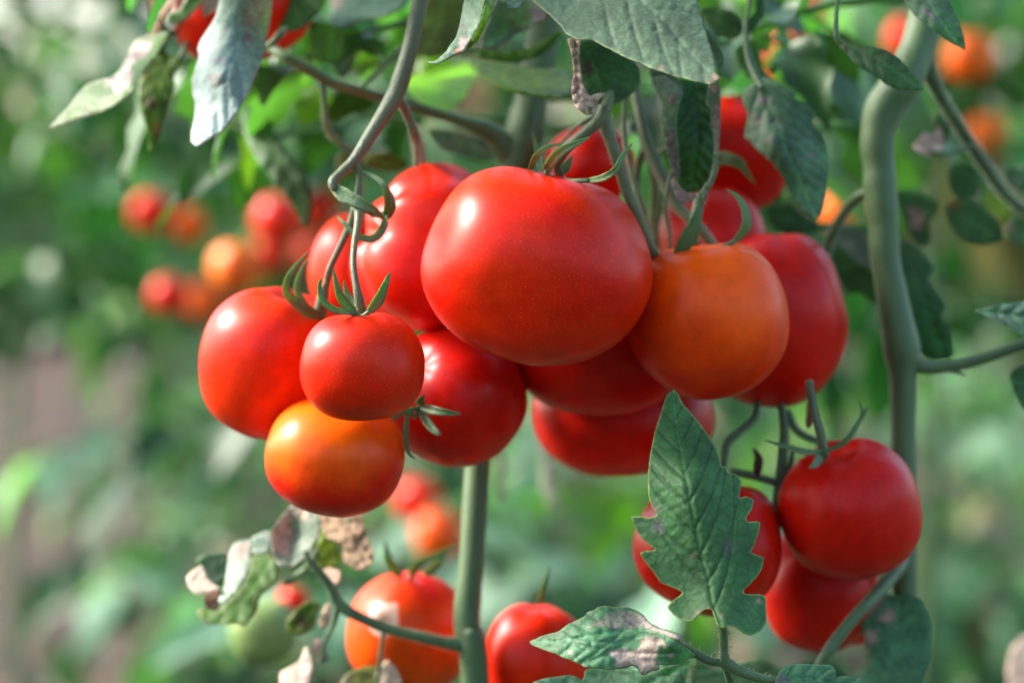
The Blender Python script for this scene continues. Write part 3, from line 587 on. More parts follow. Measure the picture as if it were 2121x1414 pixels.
# ---------------------------------------------------------------- leaves in and near the focus
Y = (.12, .15, .02); TAN = (.50, .37, .28); PALE = (.62, .50, .45); BRN = (.12, .065, .04); GREY = (.20, .19, .18)
L1 = Zm(1000, 700, 3.009, [(1190,320),(1215,345),(1240,400),(1290,460),(1340,515),(1385,575),(1430,645),(1470,720),(1485,798),(1512,798),(1535,840),(1585,850),(1610,890),(1605,960),(1595,997),(1640,985),(1690,1005),(1680,1060),(1640,1120),(1648,1145),(1700,1140),(1730,1150),(1720,1210),(1690,1290),(1668,1335),(1700,1348),(1748,1365)]) + \
  Zm(1050, 950, 3.03, [(1612,620),(1605,680),(1570,740),(1520,790),(1480,832),(1500,850),(1590,848),(1625,865),(1625,950),(1630,1020),(1600,1075),(1530,1110),(1480,1090),(1430,1050),(1390,1045),(1368,1062),(1325,1055),(1300,990),(1284,938),(1240,945),(1190,990),(1160,1020),(1090,1010),(1040,975),(1002,930),(1040,890),(1107,838),(1050,810),(965,780),(920,710),(870,650),(832,590),(870,575),(937,571),(880,530),(820,465),(775,360),(830,358),(900,370),(942,353),(915,310),(890,240),(885,150),(890,60)]) + \
  Zm(1000, 700, 3.009, [(1045,720),(1070,590),(1100,500),(1130,400),(1155,345)])
leaf(right_plant, L1, [(1496,1300),(1476,1247),(1466,1194),(1451,1145),(1439,1082),(1426,1016),(1412,946),(1399,866),(1395,812)],
  [(1395,806,.838),(1440,1000,.820),(1340,1080,.826),(1570,1100,.826),(1500,1295,.812),(1420,1260,.820),(1580,1280,.824),(1345,950,.829),(1500,960,.829)], step=3.2, nv=8, ang=44, crease=.0004, fold=.10, fold2=.14, wrinkle=.0002, wscale=16, quilt=.00022,
  tint=(.052, .138, .050), vdark=.6, rim=(.42, .48, .16), spots=[(1365,1090,16,GREY),(1510,1130,20,(.10,.13,.09)),(1570,1245,7,TAN),(1440,1150,12,(.12,.15,.06)),(1357,1050,14,(.20,.22,.16)),(1493,1275,4,TAN)],  # rim colour imitates the translucent glow of this leaf's edge
  dmg=[(Zm(1050,950,3.03,[(1280,935),(1230,925),(1180,955),(1150,1015),(1190,995),(1235,950)]), (.32,.29,.2))], label='upright serrated leaf in sharp focus in front of the lower cluster', seed=1)
leaf_multi(right_plant, [
  dict(outline=z6((30,545),(180,480),(340,440),(430,370),(560,310),(610,280),(640,235),(710,220),(760,180),(850,175),(940,190),(1010,175),(1120,205),(1190,240),(1240,280),(1290,350),(1400,400),(1530,440),(1630,480),(1610,550),(1500,500),(1640,590),(1790,690),(1700,725),(1640,760),(1560,785),(1470,790),(1380,790),(1405,830),(1350,850),(1290,860),(1240,900),(1200,890),(1160,830),(1110,790),(1050,825),(960,815),(920,835),(850,842),(760,825),(680,820),(610,815),(560,780),(460,740),(380,710),(300,670),(200,640),(100,600),(50,570)),
    mid=z6((1760,690),(1600,590),(1450,490),(1300,440),(1150,430),(950,440),(700,480),(400,530),(60,550)), dep=[(1100,1325,.835),(1200,1370,.818),(1250,1260,.826),(1330,1400,.818),(1440,1350,.822),(1400,1320,.812),(1330,1270,.828)],
    step=4.2, nv=7, ang=42, crease=.0005, fold=.12, fold2=.2, quilt=.0003, wscale=16, tint=(.080, .18, .10), rim=(.25, .28, .12), seed=2,
    dmg=[(z6((620,400),(700,330),(850,250),(980,210),(1120,215),(1230,280),(1290,350),(1220,400),(1100,430),(950,430),(850,410),(750,400)), (.30,.31,.22)),
         (z6((1150,240),(1240,280),(1300,350),(1400,400),(1630,480),(1610,550),(1500,500),(1350,450),(1220,400),(1180,330)), PALE),
         (z6((840,650),(920,625),(1010,600),(1060,610),(1090,640),(1130,620),(1190,570),(1200,520),(1240,485),(1340,490),(1450,530),(1490,575),(1470,600),(1400,600),(1385,640),(1380,680),(1360,740),(1405,800),(1400,830),(1350,850),(1290,860),(1240,900),(1200,890),(1160,830),(1110,790),(1050,825),(960,815),(920,760),(870,700)), (.62,.49,.40))],
    spots=[(1183,1351,6,PALE),(1270,1300,8,(.15,.12,.16)),(1310,1292,9,(.14,.11,.15)),(1298,1277,8,(.13,.1,.13)),(1357,1322,9,(.2,.14,.11)),(1300,1377,7,(.35,.17,.06)),(1388,1357,5,TAN)])],
  label='leaf with papery tan holes and a dried curled edge, low in front')
leaf(right_plant, z6((60,970),(180,930),(320,910),(430,890),(520,910),(600,950),(612,840),(760,820),(1180,845),(1200,900),(1400,820),(1790,700),(1800,800),(1740,980),(1700,1150),(60,1150)), z6((1790,720),(1500,880),(1200,1000),(700,1060),(100,1100)),
  [(1100,1410,.85),(1250,1400,.845),(1440,1365,.83),(1300,1440,.84)], step=6, nv=7, ang=50, crease=.0009, quilt=.0005, tint=(.060,.125,.085), seed=3, dmg=[(z6((1730,760),(1780,740),(1790,860),(1740,970),(1660,1050),(1680,920)), (.3,.34,.18))])
leaf(right_plant, z10((470,1400),(500,1340),(550,1300),(650,1293),(750,1300),(830,1300),(862,1340),(850,1378),(900,1368),(1000,1380),(1040,1414),(1060,1520),(500,1520)), z10((500,1400),(700,1390),(1050,1480)),
  [(1620,1380,.825),(1790,1410,.83),(1700,1440,.82)], step=5, nv=6, crease=.0008, quilt=.0005, tint=(.055,.125,.070), seed=4, spots=[(1620,1408,14,(.2,.17,.17))])
leaf(right_plant, z10((1000,900),(1100,862),(1200,850),(1260,860),(1330,855),(1400,890),(1440,980),(1455,1080),(1450,1180),(1455,1250),(1410,1340),(1390,1480),(980,1480),(1050,1250),(1030,1100),(1000,1000)), z10((1150,1480),(1220,1200),(1250,870)),
  [(1800,1250,.93),(1900,1300,.925),(1850,1420,.92)], step=9, tint=(.055,.12,.07), seed=5, dmg=[(z10((1010,900),(1110,860),(1180,850),(1150,920),(1060,1000),(1020,960)), TAN),(z10((1130,980),(1200,930),(1260,1010),(1180,1040),(1120,1030)), TAN),(z10((1040,1070),(1130,1080),(1120,1160),(1060,1180),(1060,1300),(1030,1240)), TAN)], label='dull blurred leaf with brown patches at the lower right')
leaf(right_plant, [(1620,1385),(1660,1370),(1700,1365),(1735,1380),(1760,1410),(1740,1440),(1640,1450),(1480,1440),(1390,1400),(1460,1390),(1530,1370),(1580,1360)], [(1760,1420),(1400,1400)], [(1600,1400,.97)], step=9, tint=(.035,.075,.045), seed=6)
leaf(mid_plant, z3((-200,-520),(-150,-200),(-148,0),(-100,55),(0,130),(90,215),(165,290),(235,385),(310,430),(400,455),(520,448),(580,480),(700,545),(840,622),(960,672),(1080,712),(1180,770),(1330,812),(1460,862),(1600,892),(1750,932),(1850,955),(1900,948),(1935,918),(1982,900),(1960,858),(1922,830),(1910,720),(1872,580),(1832,440),(1792,310),(1752,170),(1722,50),(1690,-80),(1500,-520),(800,-700)),
  z3((500,-600),(800,-250),(1100,40),(1300,220),(1500,450),(1700,690),(1925,905)), [(1110,0,.845),(1170,75,.826),(1300,110,.818),(1490,170,.808),(1350,-50,.852),(1460,40,.838),(1200,-100,.875),(1400,-120,.88)], step=4.6, nv=5, ang=42, crease=.0006, fold=.05, fold2=.1, quilt=.0006, wscale=18, wrinkle=.0004,
  tint=(.11,.165,.11), rim=(.17,.22,.10), veinlight=1.2, seed=7, lean=(.3, .3), spots=[(1483,165,12,(.5,.3,.22)),(1370,142,7,(.4,.26,.2))], label='large wrinkled grey-green leaf hanging over the cluster from the top edge')
leaf_multi(mid_plant, [dict(outline=z2((745,-200),(730,-60),(700,100),(680,220),(640,400),(600,490),(530,580),(470,660),(390,730),(340,755),(270,757),(310,785),(380,792),(470,750),(560,700),(650,655),(712,645),(780,520),(880,360),(940,200),(990,0),(1010,-200)), mid=None,
    dep=[(960,0,.83),(1000,0,.815),(930,110,.82),(890,130,.825)], step=4.2, tint=(.13,.20,.15), quilt=.0004, wscale=14, seed=8, lean=(.7, .5), dmg=[(z2((640,440),(760,460),(820,440),(720,640),(650,640)), PALE)], spots=[(948,108,5,(.6,.25,.12)),(962,60,8,(.3,.3,.25))]),
  dict(outline=z2((1010,-200),(990,0),(940,200),(880,360),(780,520),(712,645),(760,612),(850,535),(910,450),(960,350),(1020,220),(1070,90),(1100,-60),(1120,-200)), mid=None, dep=[(1008,0,.815),(1025,0,.83),(970,90,.822)], step=4.2, tint=(.13,.19,.03), seed=9, wscale=12)], label='folded pale leaf tip hanging from the top edge')
leaf(mid_plant, z0((1400,-160),(1350,100),(1300,180),(1250,250),(1232,300),(1242,350),(1215,440),(1195,500),(1200,580),(1215,640),(1212,740),(1188,830),(1190,890),(1225,915),(1290,880),(1400,812),(1480,700),(1540,600),(1580,500),(1620,410),(1652,330),(1655,265),(1690,130),(1710,-160)), z0((1530,-160),(1500,100),(1475,300),(1420,450),(1330,650),(1225,905)),
  [(420,0,.905),(500,0,.88),(560,60,.91),(400,180,.90),(450,150,.885),(405,300,.885),(520,180,.895)], step=5.5, nv=7, ang=35, crease=.0005, fold=.15, fold2=.3, quilt=.0003, tint=(.21,.28,.29), rim=(.4,.38,.36), veinlight=1.1, seed=10, lean=(.7, .5),
  spots=[(455,125,8,(.3,.25,.28)),(446,165,14,(.25,.24,.22)),(515,80,9,(.3,.22,.24)),(427,228,5,(.6,.6,.6))], label='pale blue-green drooping leaf at the top left')
leaf(mid_plant, z0((305,803),(350,750),(420,680),(470,610),(540,530),(620,498),(690,488),(740,450),(790,370),(818,300),(850,250),(920,225),(1000,215),(1060,195),(1020,270),(960,360),(900,440),(860,510),(830,570),(770,620),(700,670),(600,710),(500,740),(400,780)), z0((1040,220),(900,430),(820,550),(700,620),(500,690),(320,795)),
  [(105,268,.93),(200,195,.925),(270,110,.955),(340,70,.965),(280,150,.93)], step=6, nv=5, crease=.0008, fold=.3, fold2=.1, tint=(.085,.15,.05), rim=(.45,.45,.35), seed=11, lean=(.7, .5),
  dmg=[(z0((640,500),(700,490),(745,450),(800,360),(825,290),(870,250),(960,250),(940,330),(830,400),(820,520),(790,570),(730,610),(690,560)), (.55,.42,.40))], spots=[(285,115,10,(.2,.13,.11)),(178,225,4,BRN)], label='twisted withering leaf pointing left at the upper left')
leaf(mid_plant, z0((1010,290),(1060,350),(1120,340),(1125,400),(1085,460),(1090,540),(1060,620),(1040,700),(1010,780),(990,860),(962,930),(935,962),(925,900),(920,820),(890,730),(870,650),(858,560),(868,500),(920,400),(970,330)), z0((1060,340),(1000,500),(960,700),(938,950)),
  [(340,110,.965),(320,200,.955),(310,310,.96)], step=6, tint=(.07,.13,.02), seed=12, spots=[(314,214,13,BRN),(322,275,8,(.16,.08,.04)),(323,262,14,(.25,.24,.04)),(300,160,8,(.2,.18,.03))], label='narrow green leaf with brown spots at the upper left')
stem_part(mid_plant, 'side_stem', [(352, 66, .975, 6), (338, 90, .97, 6), (318, 125, .968, 5), (295, 155, .962, 4)], sides=8)
stem_part(mid_plant, 'side_stem', [(388, 60, .972, 5), (388, 85, .97, 5), (378, 110, .966, 5), (368, 125, .964, 4)], sides=8)
leaf(mid_plant, z0((1050,130),(1040,90),(1120,60),(1150,0),(1180,-60),(1330,-60),(1230,50),(1180,110),(1120,150),(1070,155)), z0((1060,120),(1200,30),(1280,-40)), [(400,10,.95)], step=7, tint=(.07,.14,.025), rim=(.5,.45,.35), seed=13)
leaf(mid_plant, z0((1560,640),(1500,720),(1530,860),(1600,1000),(1690,1120),(1780,1220),(1850,1330),(1885,1405),(1925,1400),(1946,1280),(1930,1150),(1870,1050),(1790,950),(1700,810),(1640,700)), z0((1580,650),(1700,930),(1830,1150),(1910,1395)),
  [(500,230,1.02),(560,330,1.0),(640,460,1.0)], step=9, nv=6, tint=(.045,.085,.04), seed=14, crease=.0012, label='dim drooping leaf in front of the distant tomatoes')
leaf(mid_plant, z1((1040,-150),(1050,200),(1090,310),(1200,370),(1300,400),(1450,350),(1560,250),(1700,100),(1760,-150)), z1((1400,-150),(1330,390)), [(590,20,.965),(640,60,.96)], step=8, tint=(.05,.10,.03), seed=15, crease=.001)
leaf(mid_plant, z1((1540,300),(1600,250),(1750,330),(1820,310),(1900,330),(1960,430),(2000,600),(1960,720),(1850,770),(1700,760),(1600,740),(1560,600),(1540,450)), z1((1800,320),(1780,760)), [(680,90,.96)], step=8, tint=(.055,.11,.018), seed=16)
leaf(mid_plant, z1((1740,-150),(1780,0),(1800,120),(1790,300),(1830,420),(2200,250),(2500,200),(2700,100),(2800,-150)), z1((2600,-150),(1800,350)), [(700,30,1.0),(800,10,.99),(740,60,.98)], step=9, tint=(.06,.11,.085), seed=17, spots=[(696,6,15,TAN)])
leaf(mid_plant, z7((90,250),(160,235),(260,250),(305,300),(290,350),(200,345),(130,310)), z7((90,260),(300,330)), [(760,100,.985)], step=8, tint=(.05,.10,.03), seed=18)
leaf(mid_plant, z2((120,600),(150,400),(230,150),(270,-150),(740,-150),(700,220),(640,400),(560,560),(420,700),(200,700)), z2((500,-150),(420,300),(200,680)), [(880,110,.99),(920,0,.96),(950,60,.985)], step=8, tint=(.15,.20,.17), seed=19, lean=(.7, .5), quilt=.001, crease=.001)
leaf(mid_plant, z2((1010,200),(1060,60),(1100,-60),(1300,-150),(1560,0),(1640,90),(1755,190),(1700,260),(1500,350),(1300,450),(1150,570),(1060,600),(900,570),(940,380)), z2((1700,200),(1400,300),(1000,560)), [(1010,100,.93),(1120,20,.915),(1080,80,.93)], step=7, tint=(.07,.115,.10), seed=20, crease=.001, spots=[(1072,57,5,(.4,.15,.13)),(1125,30,25,(.3,.27,.33))], rim=(.3,.26,.2))
leaf(mid_plant, z2((1100,-100),(1110,-20),(1180,45),(1240,40),(1260,110),(1310,135),(1380,120),(1440,60),(1470,-20),(1480,-100)), z2((1300,-100),(1310,130)), [(1060,0,.86)], step=6, tint=(.13,.20,.17), seed=21)
leaf(mid_plant, z2((20,1000),(100,930),(200,880),(400,790),(750,720),(860,850),(890,930),(800,1050),(720,1200),(600,1300),(470,1390),(300,1330),(180,1250),(90,1160),(30,1100)), z2((40,1080),(300,1020),(600,900),(860,880)), [(850,180,1.02),(920,220,.98),(990,150,1.03)], step=8, tint=(.26,.42,.012), seed=22, crease=.001, label='bright yellow-green leaf, its backlit glow put into the tint')  # tint brightened to stand in for sunlight the added leaves above block
leaf(mid_plant, z2((840,760),(1100,750),(1300,780),(1600,850),(1900,850),(2060,950),(2040,1160),(1850,1210),(1700,1200),(1400,1150),(1200,1080),(1000,980),(880,880)), z2((850,780),(1300,960),(2030,1100)), [(1000,140,.93),(1150,200,.92),(1180,150,.95)], step=7, tint=(.07,.12,.012), seed=23, crease=.0008)
leaf(mid_plant, z2((860,640),(1000,620),(1120,650),(1250,640),(1500,590),(1700,480),(1880,370),(1920,400),(1750,620),(1550,730),(1300,775),(1000,730),(880,700)), z2((870,670),(1300,700),(1900,390)), [(1000,110,.945)], step=8, tint=(.07,.13,.02), seed=24)
leaf(mid_plant, z7((560,800),(640,800),(760,840),(900,860),(990,930),(1000,990),(920,1010),(780,980),(640,930)), z7((570,810),(980,970)), [(900,280,1.0),(1020,320,.99)], step=9, tint=(.07,.10,.075), seed=25)
leaf(mid_plant, z7((170,960),(300,940),(440,1010),(430,1050),(380,1080),(250,1070),(150,1020)), z7((180,980),(420,1050)), [(790,330,1.02)], step=9, tint=(.12,.13,.01), seed=26)
leaf(mid_plant, z7((0,960),(80,950),(130,1030),(110,1100),(40,1110),(-10,1060)), z7((0,980),(110,1090)), [(715,340,1.05)], step=9, tint=(.13,.12,.01), seed=27)
leaf(mid_plant, z7((-20,590),(60,570),(190,600),(240,650),(180,690),(60,720),(-30,760),(-90,720)), z7((-60,740),(220,640)), [(720,215,1.0)], step=9, tint=(.07,.15,.01), seed=28)
leaf(mid_plant, z7((-40,480),(60,500),(150,540),(270,580),(420,640),(560,760),(420,790),(250,760),(80,700),(-60,600)), z7((-30,500),(540,750)), [(760,210,1.06)], step=9, tint=(.05,.10,.05), seed=29)
# leaves over the middle of the cluster
leaf(mid_plant, z3((370,470),(550,455),(840,620),(960,680),(1060,760),(1075,950),(960,1080),(860,1140),(720,1190),(640,1262),(560,1150),(480,1080),(420,960),(395,800),(370,620)), z3((420,480),(560,800),(660,1230)), [(1200,90,.87),(1320,140,.88),(1250,230,.868)], step=6, tint=(.040,.082,.030), seed=30, crease=.0005, rim=(.12,.15,.05), dmg=[(z3((410,680),(470,650),(510,700),(530,820),(480,880),(430,830)), BRN)], spots=[(1212,172,7,(.3,.33,.06))], label='dark leaf with a brown patch behind the dried strip')
leaf(mid_plant, z3((240,440),(310,430),(400,455),(375,620),(392,760),(412,900),(445,1010),(500,1090),(560,1060),(620,1048),(672,1055),(640,1090),(590,1130),(592,1220),(540,1295),(450,1295),(380,1240),(325,1190),(300,1100),(295,950),(318,850),(308,700),(285,560)), z3((330,440),(350,800),(380,1100),(500,1240)),
  [(1185,90,.85),(1195,160,.842),(1215,225,.845),(1250,200,.852)], mat=DRY, step=4.5, nv=8, tint=(.58,.42,.33), seed=31, lean=(.7, .5), crease=.0012, wrinkle=.001, wscale=10, vdark=.6, spots=[(1222,228,14,(.18,.19,.08))], label='dried brown leaf strip hanging above the largest tomato')
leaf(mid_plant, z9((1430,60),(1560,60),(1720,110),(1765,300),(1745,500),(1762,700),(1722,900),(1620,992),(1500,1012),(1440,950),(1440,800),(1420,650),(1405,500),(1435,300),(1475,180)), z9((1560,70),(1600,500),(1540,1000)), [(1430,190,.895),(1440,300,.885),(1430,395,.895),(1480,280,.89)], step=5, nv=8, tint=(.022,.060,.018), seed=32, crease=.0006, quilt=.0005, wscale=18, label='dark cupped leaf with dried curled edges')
leaf_multi(mid_plant, [dict(outline=z9((1195,60),(1300,20),(1420,90),(1478,180),(1435,290),(1415,500),(1440,650),(1446,760),(1446,905),(1400,875),(1352,750),(1330,600),(1298,450),(1310,300),(1270,200)), mid=None, dep=[(1360,170,.885),(1400,200,.876),(1395,350,.876)], step=5, tint=(.115,.165,.105), quilt=.0008, wscale=14, seed=33, dmg=[(z9((1340,480),(1395,480),(1430,660),(1445,900),(1400,870),(1350,750)), (.24,.16,.13)), (z9((1360,190),(1420,180),(1440,230),(1380,300),(1350,250)), (.22,.15,.13))]),
  dict(outline=z9((1375,890),(1408,870),(1445,950),(1500,1008),(1590,1012),(1572,1060),(1480,1112),(1412,1040)), mid=None, dep=[(1400,400,.872)], step=4.5, tint=(.30,.20,.16), wrinkle=.001, wscale=10, seed=34),
  dict(outline=z9((1690,110),(1740,50),(1790,120),(1788,300),(1782,500),(1766,700),(1772,820),(1720,950),(1640,1052),(1585,1040),(1620,985),(1700,885),(1732,700),(1730,550),(1702,430),(1705,300),(1662,270),(1670,180)), mid=None, dep=[(1480,180,.88),(1490,300,.876),(1470,400,.876)], step=4.5, tint=(.15,.20,.12), quilt=.0008, wscale=12, seed=35, dmg=[(z9((1705,280),(1790,230),(1785,400),(1765,700),(1735,690),(1730,550),(1702,430)), (.38,.27,.22)), (z9((1690,110),(1740,50),(1785,110),(1760,180),(1700,180)), (.5,.3,.2))])], label='curled pale and dried rim of the dark cupped leaf')
leaf(mid_plant, z3((1150,770),(1330,800),(1470,860),(1560,1000),(1540,1080),(1500,1200),(1480,1414),(1330,1414),(1300,1300),(1330,1150),(1230,1000),(1190,900)), None, [(1380,180,.895)], step=6, tint=(.10,.145,.10), seed=36, quilt=.0008, dmg=[(z3((1420,1050),(1470,1080),(1500,1130),(1440,1160),(1400,1120)), (.2,.13,.12))])
leaf(mid_plant, z3((1640,300),(1830,330),(1900,450),(2005,620),(2010,760),(1995,860),(1950,850),(1925,700),(1870,560),(1790,400)), None, [(1480,120,.86)], step=6, tint=(.11,.15,.085), seed=37)
leaf(mid_plant, z8((540,470),(600,490),(650,520),(740,565),(720,592),(800,640),(855,700),(822,742),(882,810),(908,880),(928,970),(926,1080),(910,1200),(890,1300),(850,1342),(790,1300),(740,1240),(690,1160),(640,1060),(590,1000),(540,950),(490,910),(450,860),(418,842),(420,790),(440,700),(405,620),(408,560),(450,520)), z8((500,430),(560,620),(650,850),(760,1100),(860,1335)),
  [(1560,180,.905),(1600,300,.895),(1690,450,.905),(1700,300,.905),(1560,300,.905)], step=5, nv=8, ang=42, crease=.0004, fold=.05, fold2=.06, tint=(.065,.11,.078), seed=38, spots=[(1580,210,12,(.25,.2,.24)),(1568,250,12,(.2,.18,.17)),(1602,250,9,(.2,.18,.18)),(1680,322,6,(.3,.25,.24)),(1598,292,8,(.16,.15,.13))], label='hanging grey-green notched leaf at the upper right')
leaf(right_plant, z8((980,235),(1060,262),(1140,285),(1180,278),(1290,310),(1350,350),(1420,420),(1500,520),(1522,552),(1440,553),(1350,545),(1270,512),(1230,470),(1150,430),(1080,382),(1040,330),(1000,290)), z8((985,250),(1200,350),(1380,460),(1515,548)),
  [(1750,90,.875),(1850,150,.868),(1915,187,.875)], step=5, nv=6, crease=.0004, fold=.03, fold2=.03, tint=(.045,.085,.040), seed=39, spots=[(1868,178,4,(.25,.2,.2)),(1745,95,9,(.3,.22,.15))])
stem_part(right_plant, 'side_stem', [(1745, -150, .88, 4), (1737, -20, .878, 4), (1732, 40, .877, 5), (1733, 78, .876, 6), (1745, 92, .876, 5)], sides=8)
leaf(right_plant, z8((1330,-120),(1400,20),(1440,85),(1520,150),(1600,212),(1670,258),(1730,288),(1763,310),(1757,240),(1730,150),(1690,60),(1640,-60),(1560,-200)), z8((1450,-150),(1560,50),(1660,190),(1758,303)), [(1870,0,.875),(1930,40,.865),(1998,104,.872)], step=5, nv=6, crease=.0004, fold=.05, fold2=.05, tint=(.07,.12,.08), seed=40, dmg=[(z8((1500,40),(1560,80),(1610,120),(1620,140),(1560,120),(1500,90)), (.28,.24,.28))])
leaf(mid_plant, z8((130,60),(200,45),(330,60),(390,110),(412,190),(360,242),(250,218),(190,150)), z8((150,80),(390,200)), [(1500,50,.94)], step=7, tint=(.035,.07,.022), seed=41)
leaf(mid_plant, z8((470,-120),(530,-120),(538,60),(530,110),(495,155),(418,205),(440,130),(488,70),(480,-20)), z8((505,-100),(510,80),(425,195)), [(1560,30,.93)], step=7, tint=(.035,.07,.03), seed=42)
leaf(mid_plant, z8((330,60),(400,0),(430,-120),(780,-120),(745,60),(690,120),(620,150),(540,130),(410,140)), z8((350,60),(700,-20)), [(1600,10,1.15)], step=10, tint=(.13,.24,.01), seed=43, label='bright lime green leaf at the top edge')
leaf(mid_plant, z8((500,150),(560,110),(600,100),(620,130),(560,170),(480,195)), None, [(1585,50,1.1)], step=9, tint=(.5,.55,.45), seed=44, lean=(.7, .5))
stem_part(mid_plant, 'side_stem', [(1560, -150, .93, 5), (1552, 0, .93, 5), (1545, 60, .928, 5), (1548, 110, .925, 6), (1560, 150, .918, 6), (1578, 185, .908, 5)], sides=8)
leaf(mid_plant, z8((350,310),(400,260),(450,240),(470,330),(480,400),(450,480),(420,460),(370,380)), z8((440,250),(430,460)), [(1545,120,.95)], step=7, tint=(.04,.085,.025), seed=45)
leaf(mid_plant, z8((430,240),(470,330),(520,420),(560,460),(600,490),(520,560),(470,500),(440,400)), z8((440,250),(540,520)), [(1570,140,.93)], step=7, tint=(.05,.085,.05), seed=46)
leaf(mid_plant, z8((555,420),(590,380),(625,385),(620,430),(580,460)), None, [(1600,145,.95)], step=7, tint=(.045,.075,.03), seed=47)
leaf(right_plant, z8((830,250),(880,255),(1000,330),(1100,400),(1230,490),(1275,530),(1190,600),(1130,690),(1060,700),(1000,610),(960,560),(920,655),(885,640),(865,500),(835,420)), z8((840,260),(960,430),(1120,620)), [(1750,180,1.2)], step=10, tint=(.045,.105,.018), seed=48, crease=.001, label='blurred green leaf with a notched edge behind the thick stem')
leaf(right_plant, z8((830,240),(900,250),(1000,320),(1110,390),(1240,490),(1180,520),(1080,480),(960,430),(880,420),(840,340)), z8((840,260),(1200,500)), [(1730,130,1.17)], step=10, tint=(.09,.15,.12), seed=49)
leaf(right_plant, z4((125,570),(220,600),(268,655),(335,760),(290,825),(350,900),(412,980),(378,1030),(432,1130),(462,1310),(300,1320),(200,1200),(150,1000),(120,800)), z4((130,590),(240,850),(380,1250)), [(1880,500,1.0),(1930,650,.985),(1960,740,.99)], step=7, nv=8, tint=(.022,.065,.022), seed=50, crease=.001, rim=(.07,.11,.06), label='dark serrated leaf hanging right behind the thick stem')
leaf(right_plant, z4((440,112),(560,108),(625,190),(612,300),(540,332),(470,322),(432,262),(428,180)), z4((610,150),(460,310)), [(2000,370,1.0)], step=7, tint=(.030,.075,.025), seed=51)
leaf(right_plant, z4((390,368),(460,330),(540,335),(640,380),(720,460),(752,550),(742,592),(640,614),(560,602),(480,562),(430,480)), z4((400,360),(560,460),(745,585)), [(2000,460,.99)], step=7, tint=(.035,.075,.022), seed=52, spots=[(1975,420,16,(.2,.12,.02))])
leaf(right_plant, z4((100,280),(180,268),(300,300),(372,350),(360,412),(300,470),(322,580),(270,632),(200,565),(150,450),(120,360)), z4((360,370),(160,500)), [(1900,430,1.01)], step=7, tint=(.035,.075,.028), seed=53, dmg=[(z4((170,370),(280,400),(270,520),(190,540),(180,450)), (.35,.24,.18))])
leaf(right_plant, z4((755,160),(820,130),(1000,130),(1000,290),(830,265),(770,220)), z4((760,180),(1000,220)), [(2090,370,1.02)], step=8, tint=(.045,.08,.045), seed=54)
leaf(right_plant, z4((755,520),(830,425),(1000,400),(1000,640),(840,612),(775,572)), z4((760,530),(1000,540)), [(2090,480,1.02)], step=8, tint=(.05,.085,.04), seed=55, spots=[(2088,470,10,TAN)])
leaf(right_plant, z4((640,300),(700,270),(800,350),(815,430),(775,492),(720,440),(650,370)), z4((660,300),(790,460)), [(2070,430,1.12)], step=9, tint=(.17,.23,.03), seed=56)
leaf(right_plant, z4((583,1010),(640,998),(740,972),(830,965),(920,940),(1050,920),(1150,1000),(1100,1250),(900,1170),(820,1130),(720,1072),(640,1042)), z4((590,1012),(820,1040),(1100,1090)), [(2020,644,.90),(2100,660,.89)], step=5, nv=6, tint=(.060,.115,.095), crease=.0009, fold=.1, seed=57, label='pointed blue-green leaf entering from the right edge')
leaf(right_plant, [(2090,775),(2110,758),(2150,750),(2190,800),(2170,870),(2122,850),(2100,812)], [(2180,800),(2095,790)], [(2110,800,.93)], step=7, tint=(.035,.08,.035), seed=58)
leaf(right_plant, z4((210,-10),(260,10),(300,45),(330,80),(300,70),(250,55),(215,30)), None, [(1905,315,.98)], mat=DRY, step=7, tint=(.45,.33,.28), seed=59)
leaf(right_plant, z11((1000,400),(1150,330),(1250,440),(1330,480),(1330,540),(1200,560),(1050,520)), z11((1020,420),(1320,510)), [(1640,440,1.03)], step=9, tint=(.03,.07,.035), seed=60)
leaf(right_plant, z11((1430,620),(1500,650),(1560,720),(1650,760),(1720,820),(1730,960),(1690,1000),(1600,920),(1510,930),(1450,800)), z11((1450,660),(1700,970)), [(1770,560,1.02)], step=8, tint=(.030,.065,.014), seed=61)
leaf(right_plant, z11((1380,520),(1480,500),(1640,560),(1700,700),(1650,780),(1560,740),(1470,720),(1400,640)), z11((1400,540),(1650,740)), [(1760,520,1.04)], step=8, tint=(.06,.08,.07), seed=62)
# withered compound leaf at the lower left
leaf_multi(mid_plant, [dict(outline=z5((860,55),(960,65),(1095,150),(1075,290),(985,450),(865,532),(820,525),(760,522),(720,440),(700,300),(700,265),(760,180)), mid=z5((860,520),(900,250),(960,80)), dep=[(560,1110,.925),(610,1100,.94),(600,1170,.93),(650,1080,.93)], step=5.5, tint=(.22,.27,.22), seed=70, lean=(.7, .5), rim=(.5,.42,.33), dmg=[(z5((860,55),(875,250),(835,460),(800,450),(720,400),(700,280),(760,180)), (.58,.42,.38)), (z5((860,60),(1010,90),(1000,180),(870,170)), (.7,.6,.5))]),
  dict(outline=z5((555,305),(630,270),(700,245),(710,400),(630,442),(555,430)), mid=None, dep=[(540,1120,.94)], step=6, tint=(.22,.28,.24), seed=71, lean=(.7, .5))], label='pale crumpled leaf tip, part of the withered leaf at the lower left')
leaf(mid_plant, z5((380,440),(420,350),(480,330),(568,320),(552,420),(545,550),(500,640),(470,680),(400,760),(340,812),(298,792),(350,680),(370,520)), z5((520,330),(450,520),(310,800)), [(480,1150,.93),(520,1120,.935),(450,1240,.925)], step=6, tint=(.25,.31,.26), seed=72, lean=(.7, .5), crease=.0004, dmg=[(z5((380,440),(420,350),(560,325),(540,420),(470,500),(390,480)), (.44,.38,.32))])
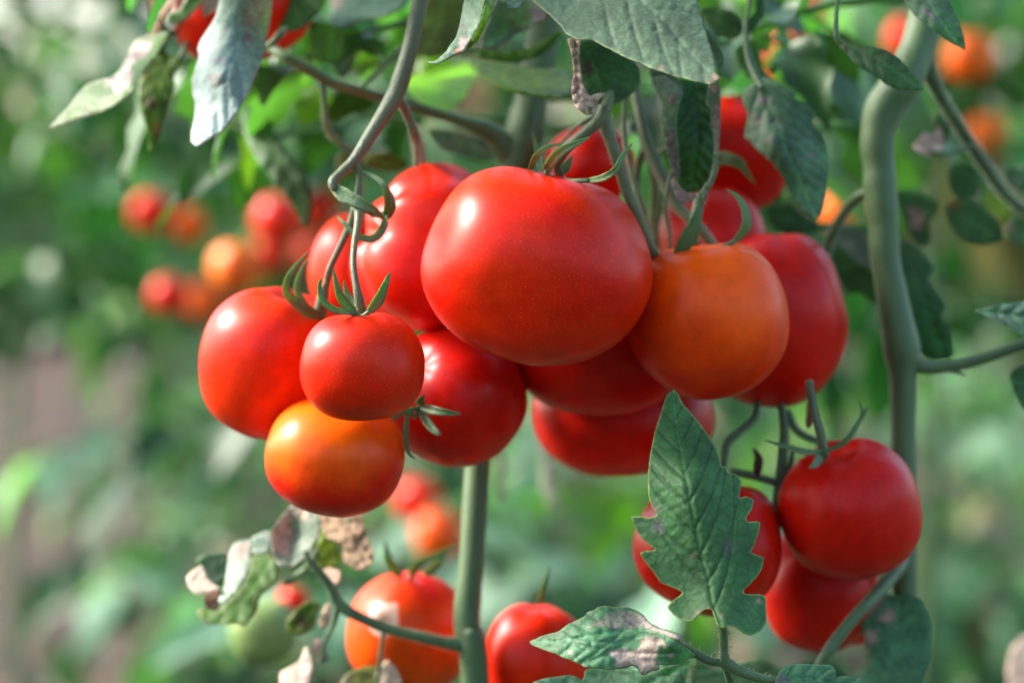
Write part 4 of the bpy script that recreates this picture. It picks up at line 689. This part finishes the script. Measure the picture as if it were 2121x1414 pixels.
leaf(mid_plant, z5((130,470),(200,428),(380,420),(375,560),(335,690),(240,655),(200,560),(150,520)), None, [(430,1180,.945)], step=7, tint=(.085,.13,.085), seed=73, quilt=.001)
leaf_multi(mid_plant, [dict(outline=z5((58,610),(100,560),(150,530),(180,510),(232,640),(325,690),(260,720),(200,732),(130,742),(72,680)), mid=None, dep=[(410,1190,.93)], step=6, tint=(.42,.34,.27), seed=74, lean=(.7, .5), quilt=.001, wscale=14),
  dict(outline=z5((185,745),(260,715),(325,690),(335,780),(290,865),(200,840)), mid=None, dep=[(440,1240,.935)], step=6, tint=(.16,.09,.06), seed=75, quilt=.001, wscale=14)], mat=DRY, label='shrivelled beige tip of the withered leaf')
leaf(mid_plant, z5((555,440),(700,400),(715,450),(760,520),(760,620),(700,680),(620,750),(600,860),(500,985),(440,960),(340,970),(200,960),(120,870),(180,840),(300,872),(340,815),(470,685),(545,560)), z5((700,480),(480,800),(150,890)), [(530,1180,.95),(450,1260,.945),(500,1290,.94)], step=6, tint=(.06,.13,.022), seed=76, crease=.0005, veinlight=1.8, rim=(.25,.22,.04), label='green underside of the withered leaf at the lower left')
leaf(mid_plant, z5((1060,130),(1150,140),(1250,110),(1400,100),(1420,270),(1490,400),(1485,500),(1380,562),(1260,500),(1250,350),(1130,310)), None, [(700,1080,.955),(750,1150,.95)], mat=DRY, step=6, tint=(.28,.20,.13), seed=77, lean=(.5, .4), quilt=.004, wscale=16, wrinkle=.001, spots=[(742,1125,10,(.08,.06,.05)),(720,1075,12,(.15,.16,.08))], label='crumpled dry leaf under the orange tomato')
leaf(mid_plant, z5((1060,330),(1110,180),(1200,320),(1240,500),(1130,562),(1030,540)), None, [(670,1150,.965)], step=7, tint=(.13,.18,.015), seed=78, quilt=.001)
leaf(mid_plant, z5((960,520),(1040,380),(1080,400),(1070,480),(1000,560),(900,640),(800,680),(820,620)), None, [(635,1160,.95)], step=7, tint=(.12,.17,.10), seed=79, quilt=.001)
leaf(mid_plant, z5((1055,590),(1130,530),(1245,560),(1225,660),(1140,682)), None, [(680,1195,.945)], mat=DRY, step=6, tint=(.45,.31,.24), seed=80, lean=(.7, .5), quilt=.0012, wscale=12)
leaf(mid_plant, z5((880,870),(960,790),(1090,800),(1060,880),(1030,1000),(920,1055),(840,1040),(815,950)), z5((1060,810),(850,1030)), [(620,1280,.955)], step=6, tint=(.075,.13,.02), seed=81, rim=(.3,.3,.08), spots=[(623,1288,14,BRN)])
leaf(mid_plant, z5((1085,890),(1120,810),(1165,810),(1165,930),(1110,1015),(1065,960)), None, [(675,1275,.94)], mat=DRY, step=6, tint=(.48,.34,.24), seed=82, quilt=.001)
leaf(mid_plant, z5((770,1335),(860,1290),(930,1240),(960,1150),(985,1140),(1015,1230),(1025,1330),(970,1500),(780,1500)), None, [(600,1380,.945)], mat=DRY, step=6, tint=(.58,.44,.36), seed=83, lean=(.7, .5), quilt=.0015, wscale=14, label='beige dried leaf at the bottom edge')
leaf(mid_plant, z5((1035,1070),(1110,1095),(1155,1240),(1080,1265),(1035,1180)), None, [(665,1350,.95)], mat=DRY, step=6, tint=(.20,.13,.12), seed=84, quilt=.001)
leaf(mid_plant, z5((1230,1420),(1290,1330),(1440,1280),(1530,1290),(1520,1500),(1230,1500)), None, [(750,1400,.95)], step=7, tint=(.17,.19,.04), seed=85, quilt=.0012, dmg=[(z5((1240,1400),(1290,1340),(1340,1370),(1290,1480),(1240,1480)), (.4,.3,.2))])
leaf(mid_plant, z12((1300,1320),(1370,1255),(1420,1300),(1470,1400),(1440,1500),(1300,1500)), None, [(800,1400,.945)], mat=DRY, step=6, tint=(.52,.40,.28), seed=86, quilt=.0012)

leaf(mid_plant, [(1020,925),(1040,930),(1048,960),(1040,1000),(1052,1030),(1035,1040),(1024,1005),(1030,965)], None, [(1035,980,1.2)], mat=DRY, step=7, tint=(.20,.24,.14), seed=90)
leaf(mid_plant, [(1112,900),(1135,905),(1150,960),(1148,1010),(1160,1050),(1135,1048),(1118,1010),(1122,960)], None, [(1135,980,1.25)], mat=DRY, step=7, tint=(.30,.32,.22), seed=91)
leaf(right_plant, [(2085,1385),(2095,1340),(2125,1310),(2170,1330),(2180,1420),(2120,1440),(2090,1430)], None, [(2120,1370,1.15)], mat=DRY, step=8, tint=(.55,.42,.34), seed=93)
leaf(right_plant, [(1895,300),(1915,270),(1935,285),(1945,255),(1958,290),(1950,320),(1925,315)], None, [(1930,290,.985)], mat=DRY, step=6, tint=(.40,.30,.27), seed=94, quilt=.001)
leaf(right_plant, [(1930,235),(1960,225),(1975,260),(1960,300),(1938,290)], None, [(1950,260,.995)], step=7, tint=(.035,.08,.03), seed=95)
# the crowns of the near plants: leaves behind the cluster, and unseen ones above the frame, mostly added to shape the light
def crown(parent, specs, name='foliage', label=None, pal=PAL, seed=1, lean=(.3, .3), mat=None):
    rng = random.Random(seed); a = Acc()
    for (px, py, d, az, el, size, dr) in specs: compound(a, P(px, py, d), R(az), R(el), size, rng, dr, pal=pal)
    o = a.build(name, mat or LEAFBG, parent); 
    if label: o['label'] = label
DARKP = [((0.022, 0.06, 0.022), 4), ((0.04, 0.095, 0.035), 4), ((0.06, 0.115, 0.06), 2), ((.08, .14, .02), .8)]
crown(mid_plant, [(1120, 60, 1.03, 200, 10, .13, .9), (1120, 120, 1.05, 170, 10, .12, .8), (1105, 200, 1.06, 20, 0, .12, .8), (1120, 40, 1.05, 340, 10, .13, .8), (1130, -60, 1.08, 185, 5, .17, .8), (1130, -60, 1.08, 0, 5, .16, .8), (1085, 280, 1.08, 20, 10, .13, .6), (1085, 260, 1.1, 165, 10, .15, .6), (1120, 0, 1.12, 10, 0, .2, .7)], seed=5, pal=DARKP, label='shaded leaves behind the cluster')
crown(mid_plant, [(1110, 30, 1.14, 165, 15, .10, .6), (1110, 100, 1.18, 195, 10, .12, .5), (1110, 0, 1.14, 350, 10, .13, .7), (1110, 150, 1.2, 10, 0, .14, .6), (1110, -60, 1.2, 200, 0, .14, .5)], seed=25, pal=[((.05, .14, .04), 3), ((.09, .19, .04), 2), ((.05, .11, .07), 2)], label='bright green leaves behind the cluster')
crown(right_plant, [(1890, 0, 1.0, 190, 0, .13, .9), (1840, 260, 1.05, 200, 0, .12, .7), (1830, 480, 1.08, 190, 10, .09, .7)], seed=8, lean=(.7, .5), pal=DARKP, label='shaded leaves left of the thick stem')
crown(mid_plant, [(1100, -480, .97, 250, 25, .17, .7), (1090, -520, .97, 215, 25, .17, .7), (1090, -540, .97, 290, 25, .18, .7), (1080, -600, .97, 190, 15, .2, .6), (1080, -560, .97, 330, 25, .18, .6)], seed=11, lean=(.7, .5), label='unseen crown leaves added above to break up reflections')  # out of view, added to break up sky reflections in the fruit
crown(mid_plant, [(1500, -560, .80, 250, 0, .12, .5), (1650, -520, .82, 300, 0, .12, .6)], seed=14, label='unseen crown leaves added above to break up reflections')  # added out of view to shade the right-hand tomatoes
crown(mid_plant, [(1115, -190, .97, 180, 0, .13, .3), (1110, -280, 1.0, 170, 0, .14, .3), (1115, -170, .93, 195, 0, .12, .25), (1115, -200, .92, 220, 0, .10, .3)], seed=15, label='unseen crown leaves added above to break up reflections')  # added out of view to cast shade on the upper and right fruit
crown(right_plant, [(2020, -460, .955, 240, 20, .17, .7), (2020, -520, .955, 200, 20, .19, .7), (2020, -560, .955, 280, 20, .18, .7)], seed=12, label='unseen crown leaves added above to break up reflections')

# ---------------------------------------------------------------- plants behind
def bush(seed, nleaf=30, height=1.35, zmin=.08, smin=.2, smax=.32, pal=PAL, name='tomato_plant', nl=3):
    rng = random.Random(seed); r = empty(name, (0, 0, 0), cat='tomato plant', group='blurred tomato plants behind')
    st = Acc(); zz = np.linspace(0, height, 9); pts = [(.03 * math.sin(z * 5 + seed), .03 * math.cos(z * 4 + seed), z) for z in zz]
    tube(st, pts, np.linspace(.009, .003, 9), sides=8, n=2, T=SG); st.build('stem', STEM, r)
    a = Acc()
    for k in range(nleaf):
        z = rng.uniform(zmin, height); i = min(8, int(z / height * 8)); compound(a, (pts[i][0], pts[i][1], z), rng.random() * 6.28, rng.uniform(-.2, .7), rng.uniform(smin, smax), rng, rng.uniform(.7, 1.5), nl=nl, pal=pal, nu=7)
    a.build('foliage', LEAFBG, r); return r
def dup(root, loc, rz, sc, label):
    r = root.copy(); col.objects.link(r); r.location = loc; r.rotation_euler = (0, 0, rz); r.scale = (sc, sc, sc); r['label'] = label
    for c in root.children:
        k = c.copy(); col.objects.link(k); k.parent = r
    return r
protos = [bush(1), bush(2), bush(3, 26, 1.2, pal=DARKP), bush(4, 44, 1.7, .6, pal=DARKP)]
places = [(.33, 2.05, 'nearest blurred plant, behind the lower right cluster'), (-.05, 2.3, 'blurred plant straight behind the main cluster'), (.66, 2.5, 'blurred plant behind the thick stem at the right'),
 (-.62, 3.1, 'dark leafy plant at the far left'), (.25, 2.9, 'second row plant seen between the stems'), (.95, 3.1, 'blurred plant at the right edge'), (-.15, 3.3, 'second row plant behind the distant red tomatoes'),
 (.6, 3.5, 'third row plant behind the orange tomatoes at the right'), (-.36, 3.0, 'plant beside the bare soil on the left'), (.15, 4.1, 'far plant hidden mostly by the cluster'), (-.45, 4.6, 'far plant above the bare soil'),
 (1.0, 4.4, 'far plant at the right edge'), (-.85, 3.6, 'dark plant at the top left with bright sky between its leaves'), (-1.15, 5.0, 'dark far plant at the left edge'), (.5, 5.2, 'far plant right of the middle'), (-.8, 6.0, 'far plant left of the middle, with light gaps'), (-1.7, 6.6, 'farthest plant at the left edge')]
rg = random.Random(4)
for i, (x, y, lab) in enumerate(places):
    p = protos[3 if i in (3, 12, 13) else 0 if i == 8 else 2 if i in (2, 10, 16) else i % 3 if i < 3 else i % 2]
    if i < 4:
        p.location = (x, y, 0); p.rotation_euler = (0, 0, rg.random() * 6.28); p['label'] = lab
    else: dup(p, (x, y, 0), rg.random() * 6.28, rg.uniform(.9, 1.1), lab)
# low weeds on the soil and the far hedge with its added unseen rows: nobody could count their leaves
def scatter(name, n, fn, size, pal, label, cat, seed, kind='stuff'):
    rng = random.Random(seed); a = Acc()
    for _ in range(n):
        x, y, z = fn(rng); L = size * rng.uniform(.6, 1.4) * (.55 if y < 2 and size > .1 else 1); V, F = leaflet_verts(L, L * .5, rng, nu=5, nvv=3, curl=rng.uniform(0, .6), fold=rng.uniform(0, .5))
        q = (Matrix.Rotation(rng.random() * 6.28, 3, 'Z') @ Matrix.Rotation(rng.uniform(-1.2, 1.0), 3, 'Y') @ Matrix.Rotation(rng.uniform(-1, 1), 3, 'X'))
        a.add(V @ np.array(q).T + np.array((x, y, z)), F, pick(rng, pal))
    return a.build(name, LEAFBG, label=label, cat=cat, kind=kind)
def weeds(rng):
    while True:
        y = rng.uniform(1.8, 9); x = rng.uniform(-.25 * y - .3, .25 * y + .9)
        if rng.random() < .3: return rng.uniform(-1.2, 1.2), rng.uniform(-1.1, 1.9), abs(rng.gauss(0, .1)) + .01  # unseen weeds added around the camera to cut bounce from bright soil
        if noise.noise((x * 1.6, y * 1.1, 2)) > (.28 if x < -.12 * y - .12 else -.45): return x, y, abs(rng.gauss(0, .08)) + .01
scatter('weeds', 9000, weeds, .065, PAL, 'low green weeds scattered on the brown soil', 'weeds', 21)
def hedge(rng):
    if rng.random() < .16: y = rng.uniform(-2.5, 1.6); return rng.uniform(-2.2, -1.7), y, rng.uniform(0, 1.0 + .4 * noise.noise((y * 1.5, 3, 9)))  # unseen row added at the left to shade the ground
    if rng.random() < .4: x = rng.uniform(-1.6, 1.6); return x, rng.uniform(-1.5, -1.15), rng.uniform(0, 1.0 + .5 * noise.noise((x * 2.5, 0, 9)))  # unseen row added behind the camera to darken reflections in the fruit
    x = rng.uniform(-6, 6); y = rng.uniform(11, 13); z = rng.uniform(0, (1.9 if x > -1.0 else 1.0) + .9 * noise.noise((x * 1.6, 0, 5))); return x, y, z
scatter('hedge', 13000, hedge, .22, PAL[:5], 'far-off green hedge closing the view, plus unseen leaf rows added left of and behind the camera to darken reflections', 'hedge', 22)
